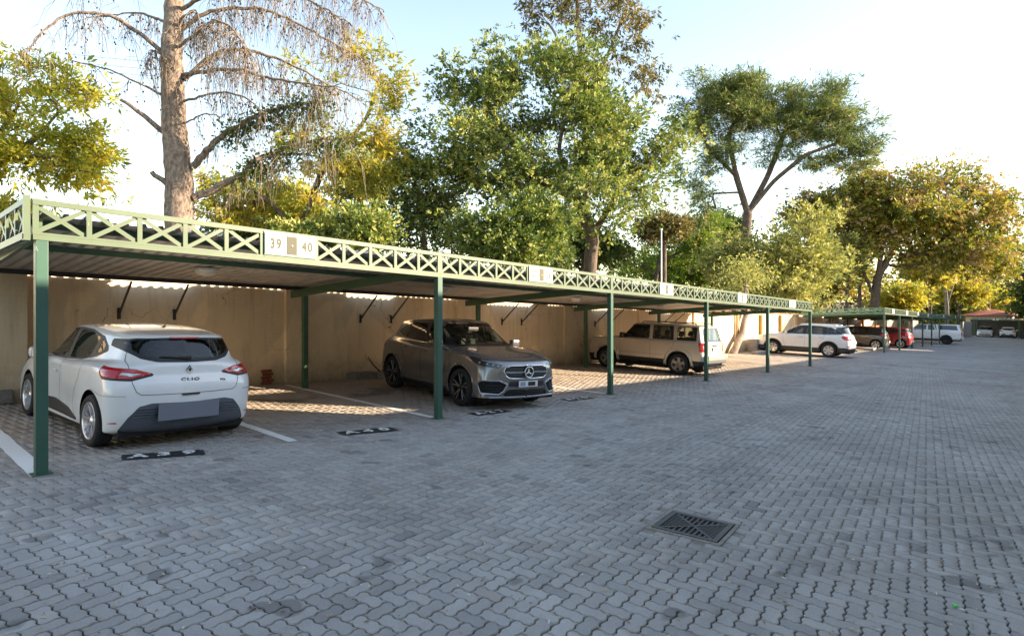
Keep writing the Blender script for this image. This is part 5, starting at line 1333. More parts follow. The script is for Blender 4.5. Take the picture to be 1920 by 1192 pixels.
L_YEL = leaf_material('yellow_green_leaf', [(.17, .24, .04), (.38, .40, .06), (.56, .50, .07), (.60, .44, .07)], .5)
L_YEL2 = leaf_material('golden_leaf', [(.20, .25, .05), (.40, .38, .06), (.55, .45, .07), (.56, .38, .07)], .5)
L_GRN = leaf_material('bright_green_leaf', [(.04, .08, .022), (.115, .18, .04), (.27, .32, .075), (.48, .48, .16)], .36)
L_DRK = leaf_material('dark_green_leaf', [(.035, .07, .02), (.085, .14, .035), (.18, .22, .06)], .35)
L_PIN = leaf_material('pine_needle', [(.045, .09, .03), (.10, .16, .045), (.20, .25, .07), (.36, .35, .12)], .3)
L_GUM = leaf_material('gum_leaf', [(.07, .075, .03), (.13, .125, .045), (.24, .19, .07), (.34, .24, .09)], .4)
L_OLV = leaf_material('pale_olive_leaf', [(.14, .18, .05), (.28, .30, .09), (.46, .44, .15), (.56, .50, .20)], .4)
L_AUT = leaf_material('autumn_leaf', [(.08, .12, .025), (.18, .22, .035), (.38, .35, .05), (.46, .32, .08), (.48, .32, .20)], .4)
L_FTH = leaf_material('feathery_leaf', [(.07, .15, .03), (.17, .26, .04), (.34, .40, .07)], .45)
L_DRY = leaf_material('dry_twig', [(.10, .075, .055), (.21, .16, .115), (.34, .27, .20)], .0)
L_IVY = leaf_material('ivy_leaf', [(.03, .06, .012), (.08, .13, .02), (.17, .20, .03)], .35)

# golden tree at the left edge, trunk outside the picture
make_tree('golden_tree', 'yellow green feathery tree at the left edge behind the carport corner', [[ground_pt(-150, 17), W(-120, 420, 17), W(-60, 330, 17.2)], [W(-120, 420, 17), W(-20, 310, 16.8), W(60, 270, 16.6), W(110, 210, 16.6)], [W(-60, 330, 17.2), W(0, 250, 17.5), W(40, 190, 17.6)]],
    px_lobes([(60, 170, 95, 62), (120, 250, 85, 80), (10, 300, 110, 70), (150, 320, 62, 52), (40, 385, 95, 50), (-90, 220, 120, 120), (185, 372, 20, 15), (-60, 420, 100, 50)], 17), 11, L_YEL, B_GREY, 330, 30000, .17, .28, .30, .40, base_r=.2, droop=.55, outw=.9, tint=(.5, .2))
# golden tree behind the bare pine
make_tree('golden_tree', 'yellow tree with open crown behind the bare pine trunk', [[ground_pt(540, 27), W(560, 440, 27), W(600, 330, 27), W(640, 230, 27.2)], [W(560, 440, 27), W(510, 380, 26.8), W(450, 340, 26.6)], [W(600, 330, 27), W(690, 220, 27.5), W(715, 130, 27.5)]],
    px_lobes([(470, 345, 90, 60), (420, 390, 45, 30), (600, 130, 60, 45), (690, 110, 45, 35), (720, 160, 55, 60), (560, 400, 70, 40), (640, 300, 75, 75), (720, 260, 45, 60), (560, 240, 50, 50)], 27), 12, L_YEL2, B_GREY, 300, 19000, .22, .28, .36, .45, base_r=.22, droop=.5, outw=.8, tint=(.45, .2))
# dense broad-leaved tree in the middle
make_tree('evergreen_tree', 'large dense green broad-leaved tree above the middle of the carport', [[ground_pt(1104, 29), W(1106, 500, 29), W(1112, 440, 29), W(1080, 370, 29), W(1050, 290, 29)], [W(1112, 440, 29), W(1160, 360, 28.6), W(1200, 300, 28.3)], [W(1080, 370, 29), W(1000, 330, 28.4), W(940, 270, 28.4)]],
    px_lobes([(1000, 150, 120, 85), (905, 210, 110, 95), (1085, 190, 105, 90), (1180, 280, 105, 95), (960, 300, 130, 95), (1060, 320, 120, 80, -1.5), (850, 310, 95, 75), (1255, 300, 60, 65), (820, 390, 75, 50, 1), (1130, 400, 60, 50), (940, 120, 50, 40), (1010, 95, 55, 38), (1280, 270, 40, 50), (790, 350, 60, 60), (880, 260, 110, 80), (1130, 250, 110, 80), (1010, 390, 110, 60, 2), (1210, 350, 70, 60)], 29), 13, L_GRN, B_GREY, 950, 125000, .145, .46, .46, .8, base_r=.36, outw=.9, tint=(.52, .24), rk=11, rl=(.30, .52))
make_tree('evergreen_tree', 'low leafy green tree hugging the carport roof below the dense crown', [[ground_pt(960, 25), W(962, 510, 25), W(965, 440, 25), W(975, 400, 25)], [W(962, 510, 25), W(930, 440, 25)]],
    px_lobes([(930, 440, 85, 60), (1010, 430, 70, 65), (975, 480, 85, 35)], 25), 14, L_GRN, B_GREY, 240, 26000, .15, .48, .42, .8, base_r=.16, outw=.8, tint=(.42, .2))
make_tree('dark_tree', 'dark tangled tree left of the dense green crown', [[ground_pt(800, 30), W(800, 500, 30), W(790, 400, 30), W(770, 300, 30)], [W(800, 500, 30), W(850, 420, 30)]],  # dark green leaf colour
    px_lobes([(790, 440, 95, 60), (770, 330, 60, 80), (850, 470, 80, 40), (720, 420, 50, 60), (1040, 480, 60, 40, 4)], 30.5), 15, L_DRK, B_GREY, 260, 20000, .17, .45, .5, .8, base_r=.2, tint=(.5, .25))
make_tree('leafy_shrub', 'bright ivy-like shrub poking above the carport roof near the 39 and 40 sign', [[ground_pt(650, 21), W(650, 480, 21), W(655, 430, 21)]],
    px_lobes([(665, 420, 62, 40), (590, 445, 50, 25), (710, 440, 40, 35)], 21), 16, L_GRN, B_GREY, 110, 12000, .13, .5, .3, .8, cat='shrub', base_r=.08, tint=(.62, .2))
# tall gum
make_tree('gum_tree', 'tall airy gum tree rising behind the dense green crown', [[ground_pt(1100, 46), W(1100, 400, 46), W(1095, 200, 46), W(1085, 60, 46), W(1080, -60, 46)], [W(1095, 200, 46), W(1150, 80, 46), W(1180, 0, 46)], [W(1095, 200, 46), W(1040, 60, 46), W(1000, 10, 46)], [W(1100, 290, 46), W(1180, 190, 46), W(1225, 140, 46)]],
    px_lobes([(1020, 20, 55, 40), (1100, 10, 70, 50), (1175, 40, 40, 55), (1130, 110, 60, 50), (1200, 150, 45, 42), (1225, 180, 28, 20), (1100, -60, 110, 50), (1080, 150, 40, 40)], 46), 17, L_GUM, B_PALE, 330, 17000, .30, .30, .55, .8, base_r=.32, droop=.9, outw=.4, tint=(.42, .25), group='trees behind the boundary wall')
# umbrella pine
make_tree('umbrella_pine', 'broad umbrella-shaped pine with bare spreading limbs', [[ground_pt(1398, 50), W(1398, 440, 50), W(1402, 400, 50), W(1380, 330, 50), W(1365, 250, 50)], [W(1402, 400, 50), W(1450, 340, 50), W(1510, 290, 49), W(1580, 265, 49)], [W(1402, 400, 50), W(1440, 330, 51), W(1470, 250, 51), W(1500, 210, 51)], [W(1380, 330, 50), W(1330, 280, 50), W(1310, 240, 50)]],
    px_lobes([(1345, 185, 62, 42), (1410, 165, 68, 35), (1480, 185, 55, 42), (1545, 195, 52, 45), (1600, 240, 45, 40), (1620, 280, 30, 28), (1320, 240, 42, 45), (1420, 225, 60, 35), (1560, 270, 50, 28), (1500, 250, 45, 30), (1545, 170, 40, 25), (1345, 300, 38, 30), (1320, 370, 34, 30), (1380, 200, 70, 50), (1460, 230, 60, 40), (1530, 225, 60, 42), (1590, 290, 45, 25), (1300, 210, 32, 40), (1300, 320, 40, 30), (1365, 265, 45, 32), (1610, 315, 38, 16), (1640, 255, 22, 28), (1455, 285, 48, 20), (1525, 305, 40, 16), (1310, 420, 30, 22)], 50), 18, L_PIN, B_GREY, 1150, 105000, .30, .16, .5, .5, base_r=.42, outw=.6, tint=(.55, .24), shell=.45, rk=13, rl=(.3, .55))
make_tree('feathery_tree', 'thin green feathery tree between the dense crown and the umbrella pine', [[ground_pt(1225, 54), W(1230, 520, 54), W(1240, 460, 54)], [W(1230, 520, 54), W(1190, 480, 54)], [W(1240, 490, 54), W(1300, 460, 54)]],
    px_lobes([(1180, 490, 55, 32), (1250, 470, 50, 38), (1310, 470, 50, 45), (1330, 420, 30, 30)], 54), 19, L_FTH, B_GREY, 260, 16000, .28, .3, .55, .45, base_r=.2, droop=.4, tint=(.45, .22))
make_tree('olive_tree', 'pale olive green rounded tree above the far end of the nearest carport', [[ground_pt(1450, 43), W(1450, 560, 43), W(1455, 500, 43)], [W(1450, 560, 43), W(1400, 500, 43)], [W(1450, 540, 43), W(1510, 480, 43)]],
    px_lobes([(1400, 500, 75, 55), (1480, 470, 75, 60), (1530, 520, 65, 55), (1440, 530, 95, 40), (1370, 480, 45, 38), (1520, 410, 42, 38)], 43), 20, L_OLV, B_PALE, 560, 52000, .21, .42, .5, .8, base_r=.25, outw=.8, tint=(.5, .2), rk=14)
make_tree('autumn_tree', 'wide tree turning red and gold behind the second carport', [[ground_pt(1640, 63), W(1640, 570, 63), W(1645, 520, 63), W(1690, 440, 63), W(1740, 400, 63)], [W(1640, 560, 63), W(1615, 500, 63), W(1600, 440, 63)], [W(1645, 520, 63), W(1660, 430, 62), W(1670, 380, 62)]],
    px_lobes([(1600, 370, 60, 50), (1680, 350, 72, 45), (1760, 350, 72, 45), (1830, 385, 62, 45), (1870, 380, 38, 28), (1640, 430, 80, 55), (1730, 430, 85, 55), (1820, 450, 70, 50), (1565, 400, 45, 50), (1885, 420, 32, 40), (1700, 390, 110, 50), (1780, 480, 80, 40), (1870, 470, 45, 45), (1620, 330, 40, 28)], 63), 21, L_AUT, B_GREY, 1100, 98000, .30, .42, .75, .7, base_r=.5, outw=.7, droop=.4, tint=(.5, .26), rk=14)
for k, (u, d, lean, lb) in enumerate(((1588, 62, 2, 'slim dark trunked tree left of the autumn tree trunk'), (1612, 64, -2, 'second slim trunked tree beside the autumn tree'))):
    make_tree('slim_tree', lb, [[ground_pt(u, d), W(u, 560, d), W(u+lean, 490, d), W(u+lean*2, 440, d)]], px_lobes([(u+lean*2, 460, 38, 35), (u-10, 500, 30, 25)], d), 30+k, L_OLV if k == 0 else L_AUT, B_GREY, 70, 4500, .32, .42, .6, .7, base_r=.24, tint=(.45, .25))
# yellow trees towards the far corner
for k, (u, v, d, w_, h_, lb) in enumerate(((1690, 560, 78, 46, 30, 'small golden tree just right of the autumn trunk'), (1745, 500, 82, 52, 46, 'golden tree with forked trunk above the pickup'), (1800, 540, 92, 48, 48, 'golden green tree above the dark roadside carport'), (1855, 490, 96, 52, 55, 'tall golden tree left of the far building'), (1868, 560, 104, 36, 26, 'low golden shrub tree in front of the far red roof'))):
    make_tree('golden_tree', lb, [[ground_pt(u, d), W(u-2, v+h_*.9, d), W(u+4, v+10, d)], [W(u-2, v+h_*.9, d), W(u+w_*.5, v, d)], [W(u-2, v+h_*.8, d), W(u-w_*.5, v, d)]], px_lobes([(u, v-h_*.2, w_*.75, h_*.6), (u+w_*.4, v+h_*.2, w_*.55, h_*.5), (u-w_*.45, v+h_*.15, w_*.5, h_*.5)], d), 40+k, L_YEL2, B_GREY, 170, 11000, .42, .36, .75, .6, base_r=.26, droop=.4, tint=(.5, .25), group='golden trees towards the far corner')
make_tree('bare_barked_tree', 'grey many-stemmed tree with sparse leaves in front of the far trees', [[ground_pt(1776, 88), W(1776, 590, 88), W(1774, 545, 88), W(1760, 510, 88)], [W(1776, 570, 88), W(1788, 530, 88), W(1792, 505, 88)], [W(1774, 560, 88), W(1765, 540, 88), W(1752, 530, 88)]], px_lobes([(1775, 505, 35, 28)], 88), 50, L_OLV, B_PALE, 60, 1500, .4, .35, .7, .7, base_r=.34)
make_tree('dark_tree', 'dark leafy branches at the right edge in front of the far building', [[ground_pt(1960, 70), W(1950, 560, 70), W(1940, 520, 70)]], px_lobes([(1925, 545, 32, 36), (1950, 500, 40, 40), (1905, 575, 12, 10)], 70), 51, L_DRK, B_GREY, 120, 7000, .36, .45, .6, .8, base_r=.2, group='golden trees towards the far corner')

# layered trees and bushes filling in behind the roof line
for k, (nm, lb, u, v, d, w_, h_, mt, nl, sz) in enumerate((
    ('dark_tree', 'dark bushy tree low behind the bare pine, left of the sign for 39 and 40', 450, 440, 33, 85, 45, L_DRK, 12000, .2),
    ('golden_tree', 'yellow green tree low behind the bare pine, above the first fascia', 555, 400, 36, 85, 70, L_YEL, 15000, .24),
    ('feathery_tree', 'mid green tree between the golden tree and the dark tangled tree', 690, 330, 38, 60, 90, L_OLV, 12000, .24),
    ('dark_tree', 'dark green tree filling in below the dense crown on its right', 1090, 460, 42, 95, 55, L_DRK, 16000, .26),
    ('olive_tree', 'dry straw-coloured creeper-hung tree right of the dense green crown', 1245, 425, 40, 52, 28, L_GUM, 9000, .20),
    ('feathery_tree', 'green spreading tree behind the thin pale pole', 1270, 500, 60, 90, 45, L_FTH, 15000, .34),
    ('dark_tree', 'dark tree at the foot of the umbrella pine', 1350, 440, 62, 60, 60, L_DRK, 14000, .36),
    ('olive_tree', 'olive green tree right of the umbrella pine trunk', 1530, 400, 66, 60, 55, L_GUM, 12000, .36),
    ('autumn_tree', 'brownish tree low behind the second carport roof', 1560, 520, 74, 60, 50, L_AUT, 12000, .4),
    ('autumn_tree', 'rusty green tree behind the golden trees at the far right', 1840, 560, 120, 90, 60, L_AUT, 14000, .6),
    ('dark_tree', 'dark green tree behind the golden trees left of the far building', 1740, 570, 118, 90, 50, L_GRN, 13000, .6))):
    make_tree(nm, lb, [[ground_pt(u, d), W(u, v+h_*.9, d), W(u+5, v+h_*.2, d)], [W(u, v+h_*.9, d), W(u+w_*.5, v, d)], [W(u, v+h_*.85, d), W(u-w_*.5, v+5, d)]],
              px_lobes([(u, v, w_*.7, h_*.7), (u-w_*.45, v+h_*.2, w_*.5, h_*.6), (u+w_*.45, v+h_*.15, w_*.5, h_*.6)], d), 200+k, mt, B_GREY, 170, nl, sz, .42, .4*d/30, .75, base_r=.2, tint=(.5, .24), rk=10)
# far wood closing the view
r = np.random.default_rng(77); far = []
for i in range(46): far.append((r.uniform(1330, 2010), r.uniform(520, 585), r.uniform(28, 52), r.uniform(25, 42), r.uniform(-14, 22)))
lob = px_lobes(far, 125); rr_ = np.random.default_rng(5); C_ = lobe_points(lob, 900, rr_, .5); kk = rr_.integers(0, 900, 26000)
P_ = C_[kk] + rr_.normal(size=(26000, 3))*1.0; me = leaves_mesh('far_wood', P_, .75, .5, rr_.normal(size=(26000, 3)), leaf_material('far_wood_leaf', [(.05, .07, .03), (.12, .125, .04), (.26, .21, .05), (.20, .13, .07)], .4), .45 + rr_.normal(0, .22, 900)[kk] + rr_.normal(0, .12, 26000), rr_)
tag(link('far_wood', me), 'distant mixed green and gold woodland closing the view', 'woodland', kind='stuff')

# ---- bare drooping pine near the left
def pine():
    d = 16.0; r = np.random.default_rng(9); base = ground_pt(340, d)
    e = empty('bare_pine', base); tag(e, 'tall half-dead pine with thick trunk and drooping bare twigs', 'tree', 'trees behind the boundary wall')
    tr = [base, W(338, 480, d), W(337, 400, d), W(336, 330, d), W(325, 230, d), W(322, 130, d), W(325, 40, d), W(330, -60, d), W(335, -190, d)]
    tr = np.array([tuple(t) for t in tr]); rad = np.array([.40, .37, .36, .335, .30, .27, .24, .20, .14])
    t = np.linspace(0, 8, 60); P = np.stack([np.interp(t, np.arange(9), tr[:, k]) for k in range(3)], 1); R = np.interp(t, np.arange(9), rad)
    P += r.normal(0, .012, P.shape)
    trunk_paths = [(P, R)]
    limbs = []; 
    def limb(pts, r0, r1=.012, dd=0., twigs=1.0):
        Q = np.array([tuple(W(u, v, d + (dd*i/(len(pts)-1)))) for i, (u, v) in enumerate(pts)]); n = max(8, int(np.linalg.norm(np.diff(Q, axis=0), axis=1).sum()/.16)); t = np.linspace(0, len(Q)-1, n)
        q = np.stack([pchip(np.arange(len(Q)), Q[:, k], t) for k in range(3)], 1); q[1:-1] += r.normal(0, .015, q[1:-1].shape); limbs.append((q, np.linspace(r0, r1, n), twigs))
    limb([(330, 120), (270, 70), (200, 28), (140, 25), (80, 60), (45, 110)], .065, .014, -1.2, 1.0)
    limb([(325, 55), (280, 30), (235, 25), (160, 35)], .045, .012, 1.5, .8)
    limb([(320, 190), (260, 155), (200, 130), (120, 110)], .035, .010, -.8, .35)
    limb([(325, 262), (290, 235), (255, 205), (225, 187)], .085, .035, -.5, .12)
    limb([(338, 366), (308, 342), (284, 322)], .085, .06, -.3, 0)
    limb([(362, 312), (395, 275), (440, 240), (500, 210), (560, 195), (620, 190)], .10, .02, -.8, 1.6)
    limb([(362, 372), (410, 350), (455, 325), (480, 300), (530, 280), (600, 262), (660, 258)], .10, .018, .6, 1.6)
    limb([(480, 300), (510, 293), (560, 290), (640, 300)], .045, .015, .8, 1.2)
    limb([(345, 150), (400, 105), (450, 92), (520, 110), (600, 150), (680, 190)], .07, .014, 1.4, 2.2)
    limb([(345, 140), (420, 130), (500, 145), (560, 155), (640, 165)], .06, .014, -1.0, 2.0)
    limb([(335, 60), (400, 20), (480, 15), (560, 45), (640, 90), (700, 120)], .06, .012, .4, 2.4)
    limb([(335, 20), (420, -20), (500, -25), (600, 10), (660, 50)], .055, .012, -1.6, 2.2)
    limb([(335, -30), (430, -70), (540, -60), (640, -20), (720, 20)], .05, .012, 1.0, 2.0)
    limb([(325, -40), (250, -70), (190, -50), (130, -10)], .045, .012, .5, 1.0)
    limb([(330, 95), (370, 60), (400, 40), (440, 60), (470, 110)], .05, .012, -2.2, 2.2)
    limb([(330, 60), (345, 30), (365, 20), (380, 60), (385, 130)], .04, .010, -1.5, 1.6)
    limb([(325, 130), (300, 100), (285, 95), (272, 140)], .03, .010, -1.6, 1.4)
    limb([(345, 190), (400, 175), (450, 180), (500, 215)], .04, .012, -1.2, 1.2)
    limb([(350, 230), (380, 215), (420, 220)], .03, .012, -1.0, .4)
    limb([(360, 390), (390, 400), (430, 385)], .03, .01, .5, .1)
    trunk_paths += [(q, R_) for q, R_, _ in limbs]
    V, F = tubes_mesh(trunk_paths, 8); link('trunk', mesh('trunk', V - np.array(base), F, B_PINE, smooth=True), e)
    tw = []; cones = []; ivy = []
    for q, R_, dens in limbs:
        L = np.linalg.norm(np.diff(q, axis=0), axis=1).sum(); n = int(L*12*dens)
        for i in range(n):
            f = r.uniform(.12, 1)**.8; p = q[int(f*(len(q)-1))]; dirv = r.normal(0, .55, 3); dirv[2] = abs(dirv[2])*.3; L2 = r.uniform(.35, 1.5)*(.6+.6*f); m = 6
            pts = []; 
            for k in range(m+1):
                s = k/m; pts.append(p + dirv*L2*.55*s + np.array([0, 0, -1.])*L2*(.25*s + .75*s*s)*r.uniform(.85, 1.1) + r.normal(0, .03*s, 3))
            tw.append((np.array(pts), np.linspace(.010, .0035, m+1)))
            for _ in range(r.integers(1, 4)):
                k = r.integers(2, m); a = pts[k]; dv = r.normal(0, .3, 3); dv[2] = -abs(dv[2]) - .15; l3 = r.uniform(.15, .5)
                tw.append((np.array([a, a + dv*l3, a + dv*l3*1.5 + np.array([0, 0, -l3*.7])]), np.array([.0055, .004, .0025])))
            if r.uniform() < .5:
                for _ in range(2): cones.append(pts[r.integers(2, m+1)] + r.normal(0, .03, 3))
        if dens >= 1.6 and R_[0] >= .1:
            for _ in range(2200): ivy.append(q[int(r.uniform(.35, 1)*(len(q)-1))] + r.normal(0, .16, 3) + np.array([0, 0, -abs(r.normal(0, .22))]))
    V, F = tubes_mesh(tw, 4); me = mesh('twigs', V - np.array(base), F, L_DRY); a = me.attributes.new('tint', 'FLOAT', 'POINT'); rr = np.concatenate([np.full(len(p)*(3 if R_[0] <= .012 else 4), r.uniform(0, 1)) for p, R_ in tw]); a.data.foreach_set('value', rr.astype(np.float32)[:len(V)] if len(rr) >= len(V) else np.resize(rr, len(V)).astype(np.float32))
    o = link('twigs', me, e); o['kind'] = 'stuff'
    b = MB(); oct_ = [(0, 0, .035), (.022, 0, 0), (0, .022, 0), (-.022, 0, 0), (0, -.022, 0), (0, 0, -.03)]
    for c in cones: b.add([tuple(np.array(v)*1.1 + c - np.array(base)) for v in oct_], [(0, 1, 2), (0, 2, 3), (0, 3, 4), (0, 4, 1), (5, 2, 1), (5, 3, 2), (5, 4, 3), (5, 1, 4)])
    o = b.build('cones', pmat('pine_cone', (.05, .032, .024), .9), e); o['kind'] = 'stuff'
    iv = np.array(ivy); me = leaves_mesh('creeper', iv - np.array(base), .085, .6, r.normal(size=iv.shape) + np.array([0, 0, -.5]), L_IVY, .5 + r.normal(0, .25, len(iv)), r); o = link('creeper', me, e); o['kind'] = 'stuff'
pine()
# ---------------------------------------------------------------- parked cars
white = paint('white_car_paint', (.76, .77, .78)); grey = paint('mountain_grey_paint', (.22, .213, .212), .6, .2); silver = paint('champagne_silver_paint', (.62, .56, .49), .5, .33)
brown = paint('dark_bronze_paint', (.055, .042, .036), .4, .3); red = paint('red_car_paint', (.38, .015, .02)); white2 = paint('white_suv_paint', (.74, .74, .74))
def park(rx, ry, fx, fy, half, off, wb):
    """matrix from two outer wheel contact points on the side nearest the camera"""
    h = math.atan2(fy-ry, fx-rx); mx, my = (rx+fx)/2, (ry+fy)/2; nx, ny = -math.sin(h), math.cos(h)
    if ny < 0: nx, ny = -nx, -ny
    return ground_matrix(mx+nx*half, my+ny*half, h)
hatchback('white hatchback with red tail lights parked nose to the wall behind the first post', white, park(-8.10, 1.925, -10.69, 1.81, .84, 0, 0) @ Matrix.Diagonal((.985, .965, .945, 1)), hero=True, n=8)
crossover('dark grey compact SUV with black roof parked nose out beside the second post', grey, park(-10.53, 7.955, -7.85, 7.45, .88, 0, 0) @ Matrix.Diagonal((.975, .965, .955, 1)))
boxy_suv('champagne silver boxy SUV with roof rails parked nose to the wall', silver, park(-8.37, 17.136, -11.00, 17.11, .84, 0, 0) @ Matrix.Diagonal((.965, .955, .95, 1)))
large_suv('large white SUV with grey cladding parked in the sunny gap between carports', white2, park(-8.09, 33.0, -10.79, 32.9, .90, 0, 0) @ Matrix.Diagonal((.985, .97, .965, 1)))
hatchback('dark bronze hatchback under the corner of the second carport', brown, ground_matrix(-9.6, 46.0, PI+.02), sc=(1.0, 1.0, 1.03), n=4, privacy=True)
hatchback('red hatchback behind the dark bronze car under the second carport', red, ground_matrix(-8.9, 50.6, PI), sc=(1.0, 1.0, 1.03), n=4, privacy=True)
pickup('white pickup with canopy backed out under the far end of the second carport', white, ground_matrix(-8.3, 67.5, PI))
hatchback('white car facing the camera in the far end carport', white2, ground_matrix(-6.15, 105.5, -PI/2), face='front', n=4)
hatchback('white car parked tail out in the far end carport beside the front-facing one', white, ground_matrix(-3.75, 105.8, PI/2), n=4)
# ---------------------------------------------------------------- far end of the yard
M_DARKW = pmat('shade_dark_wall', (.10, .085, .07), .9, noise=.3, nscale=2.)  # colour darkened to stand for the shade inside the end carport
def end_carport():
    y = 104.2; x0, x1 = -7.35, -2.6; g = G(-5, y); e = empty('carport', (x0, y, g)); tag(e, 'dark carport across the far end of the yard sheltering two white cars', 'carport')
    def P(name, mb, m): attach(mb.build(name, m), e)
    for x in (x0, x1):
        for yy in (y, y+5): q = MB(); q.box((x, yy, g+1.1), (.11, .11, 2.4)); P('post', q, M_BEAM)
    q = MB(); q.box(((x0+x1)/2, y-.02, g+2.26), (x1-x0+.3, .06, .06)); q.box(((x0+x1)/2, y-.02, g+2.56), (x1-x0+.3, .06, .07)); P('fascia_rail', q, M_FASCIA3)
    for i in range(12):
        x = x0 + (x1-x0)*i/11; q = MB(); q.bar((x, y-.02, g+2.29), (x, y-.02, g+2.525), .05, .02, (1, 0, 0)); P('upright_bar', q, M_FASCIA3)
        if i < 11:
            xx = x0 + (x1-x0)*(i+1)/11
            for a, b_ in ((x, xx), (xx, x)): q = MB(); q.bar((a, y-.02, g+2.29), (b_, y-.02, g+2.525), .02, .035, (0, 1, 0)); P('diagonal_bar', q, M_FASCIA3)
    q = MB(); q.box(((x0+x1)/2, y+2.5, g+2.42), (x1-x0, 5.0, .04)); P('roof_sheet', q, M_SHEET)
    q = MB(); q.box(((x0+x1)/2, y+5.4, g+1.1), (x1-x0+1.5, .2, 2.3)); P('back_wall', q, M_DARKW)
    s = empty('bay_sign', (-5.0, y-.07, g+2.41)); tag(s, 'white sign board on the far end carport above the gap between two white cars', 'sign', 'white bay number signs on the carport fascias')
    b_ = MB(); b_.box((0, 0, 0), (.62, .02, .24)); b_.build('board', M_WHITE, s); b_ = MB(); b_.box((0, -.014, 0), (.12, .006, .2)); b_.build('centre_strip', M_OLIVE, s)
end_carport()
M_GREYW = pmat('grey_render', (.20, .20, .21), .85, noise=.15, nscale=2.); M_CREAM = pmat('cream_render', (.62, .50, .36), .85, noise=.12, nscale=.8); M_TILE = pmat('red_roof_tile', (.26, .07, .055), .75, noise=.3, nscale=3.)
g = G(-7, 92); q = MB(); skew_box(q, -7.6, -7.35, YP0+SP*17+.3, 101.5, -.1, 2.0); o = q.build('grey_screen_wall', M_GREYW); tag(o, 'plain grey wall panel at the end of the roadside carports', 'wall')
# low red roofed building behind the end carport
def house(name, label, x0, x1, y0, y1, z0, hw, hr, wmat, rmat, wins=(), ov=.5):
    e = empty(name, (x0, y0, z0)); tag(e, label, 'building')
    q = MB(); q.box(((x0+x1)/2, (y0+y1)/2, z0+hw/2-.3), (x1-x0, y1-y0, hw+.6)); attach(q.build('wall', wmat), e)
    a, b, c, d_ = x0-ov, x1+ov, y0-ov, y1+ov; zt = z0+hw; my = (c+d_)/2; ins = min((d_-c)/2, (b-a)/2-.1)
    V = [(a, c, zt), (b, c, zt), (b, d_, zt), (a, d_, zt), (a+ins, my, zt+hr), (b-ins, my, zt+hr), (a, c, zt-.12), (b, c, zt-.12), (b, d_, zt-.12), (a, d_, zt-.12)]
    q = MB(); q.add(V, [(0, 1, 5, 4), (1, 2, 5), (2, 3, 4, 5), (3, 0, 4), (6, 7, 1, 0), (7, 8, 2, 1), (8, 9, 3, 2), (9, 6, 0, 3), (9, 8, 7, 6)]); attach(q.build('roof', rmat), e)
    for ax, p, z, w, h in wins:
        f = MB(); gl = MB()
        if ax == 'y': f.box((p, y0-.02, z0+z), (w, .08, h)); gl.box((p, y0-.065, z0+z), (w-.14, .02, h-.14))
        else: f.box((x0-.02, p, z0+z), (.08, w, h)); gl.box((x0-.065, p, z0+z), (.02, w-.14, h-.14))
        fo = attach(f.build('window', M_WHITE), e); go = gl.build('pane', CM['privacy']); go.parent = fo
    return e
house('low_building', 'low building with red roof behind the end carport', -9.0, -3.6, 114, 122, G(-5, 114), 2.9, .9, M_CREAM, M_TILE)
house('cream_building', 'tall cream building with red roof at the right edge', -1.55, 12, 99, 118, G(0, 99), 6.4, 2.0, M_CREAM, M_TILE, [('y', -.6, 1.4, .8, 1.6), ('x', 104, 1.6, 1.2, 1.6), ('x', 108, 4.6, 1.2, 1.2)], .7)
q = MB(); q.box((-1.2, 101.4, G(0, 100)+.5), (2.4, .3, 1.2)); o = q.build('low_dark_wall', CM['grey_trim2']); tag(o, 'low dark wall in front of the cream building at the right edge', 'wall')
# orange drum glimpsed through the second carport
q = MB(); q.box((-11.6, 62, G(-11, 62)+.8), (.5, 3.2, 1.3), bev=.05); o = q.build('orange_screen', pmat('orange_screen', (.50, .11, .02), .6)); tag(o, 'orange panel seen through the second carport beside the red car', 'panel')
# lamp pole and wires
q = MB(); p = W(1240, 560, 36); q.tube([(p.x, p.y, G(p.x, p.y)), (p.x, p.y, W(1240, 432, 36).z)], [.055, .04], 10); pl = empty('light_pole', (p.x, p.y, G(p.x, p.y))); tag(pl, 'thin pale grey pole standing behind the nearest carport', 'pole'); attach(q.build('shaft', pmat('pale_grey_pole', (.55, .55, .57), .5)), pl)
q = MB(); q.box((p.x, p.y, W(1240, 430, 36).z), (.12, .12, .10), bev=.01); attach(q.build('cap', M_WHITE), pl)
M_CABLE = pmat('cable', (.06, .06, .06), .7)
for k, (v0, v1) in enumerate(((62, 108), (75, 122), (92, 134))):
    a, b_ = W(-260, v0-40, 34), W(330, v1+12, 30); n = 14; pts = [a.lerp(b_, i/n) + Vector((0, 0, -.5*math.sin(PI*i/n))) for i in range(n+1)]
    q = MB(); q.tube(pts, .011, 5, False); o = q.build('overhead_cable', M_CABLE); tag(o, ['topmost', 'middle', 'lowest'][k]+' of three overhead cables at the upper left', 'cable', 'overhead cables at the upper left')
# leaning trunk, planter bits and rubble by the sunny wall
e = empty('leaning_tree', (-12.0, 30.3, G(-12, 30.3))); tag(e, 'leaning bare tree trunk against the sunlit wall beside the silver SUV', 'tree')
t0 = Vector((-11.9, 30.4, G(-12, 30.4)-.1)); pts = [t0, t0+Vector((.02, .55, .55)), t0+Vector((.0, 1.25, 1.05)), t0+Vector((-.05, 1.62, 1.60)), t0+Vector((-.1, 2.2, 2.2)), t0+Vector((-.3, 2.7, 3.2)), t0+Vector((-.6, 3.1, 4.2))]
P = np.array([tuple(p) for p in pts]); t = np.linspace(0, 6, 30); P = np.stack([pchip(np.arange(7), P[:, k], t) for k in range(3)], 1); V, F = tubes_mesh([(P, np.linspace(.19, .10, 30)), (np.array([P[20], P[20]+[.0, -.3, .7], P[20]+[.1, -.4, 1.6]]), np.array([.08, .06, .03]))], 10)
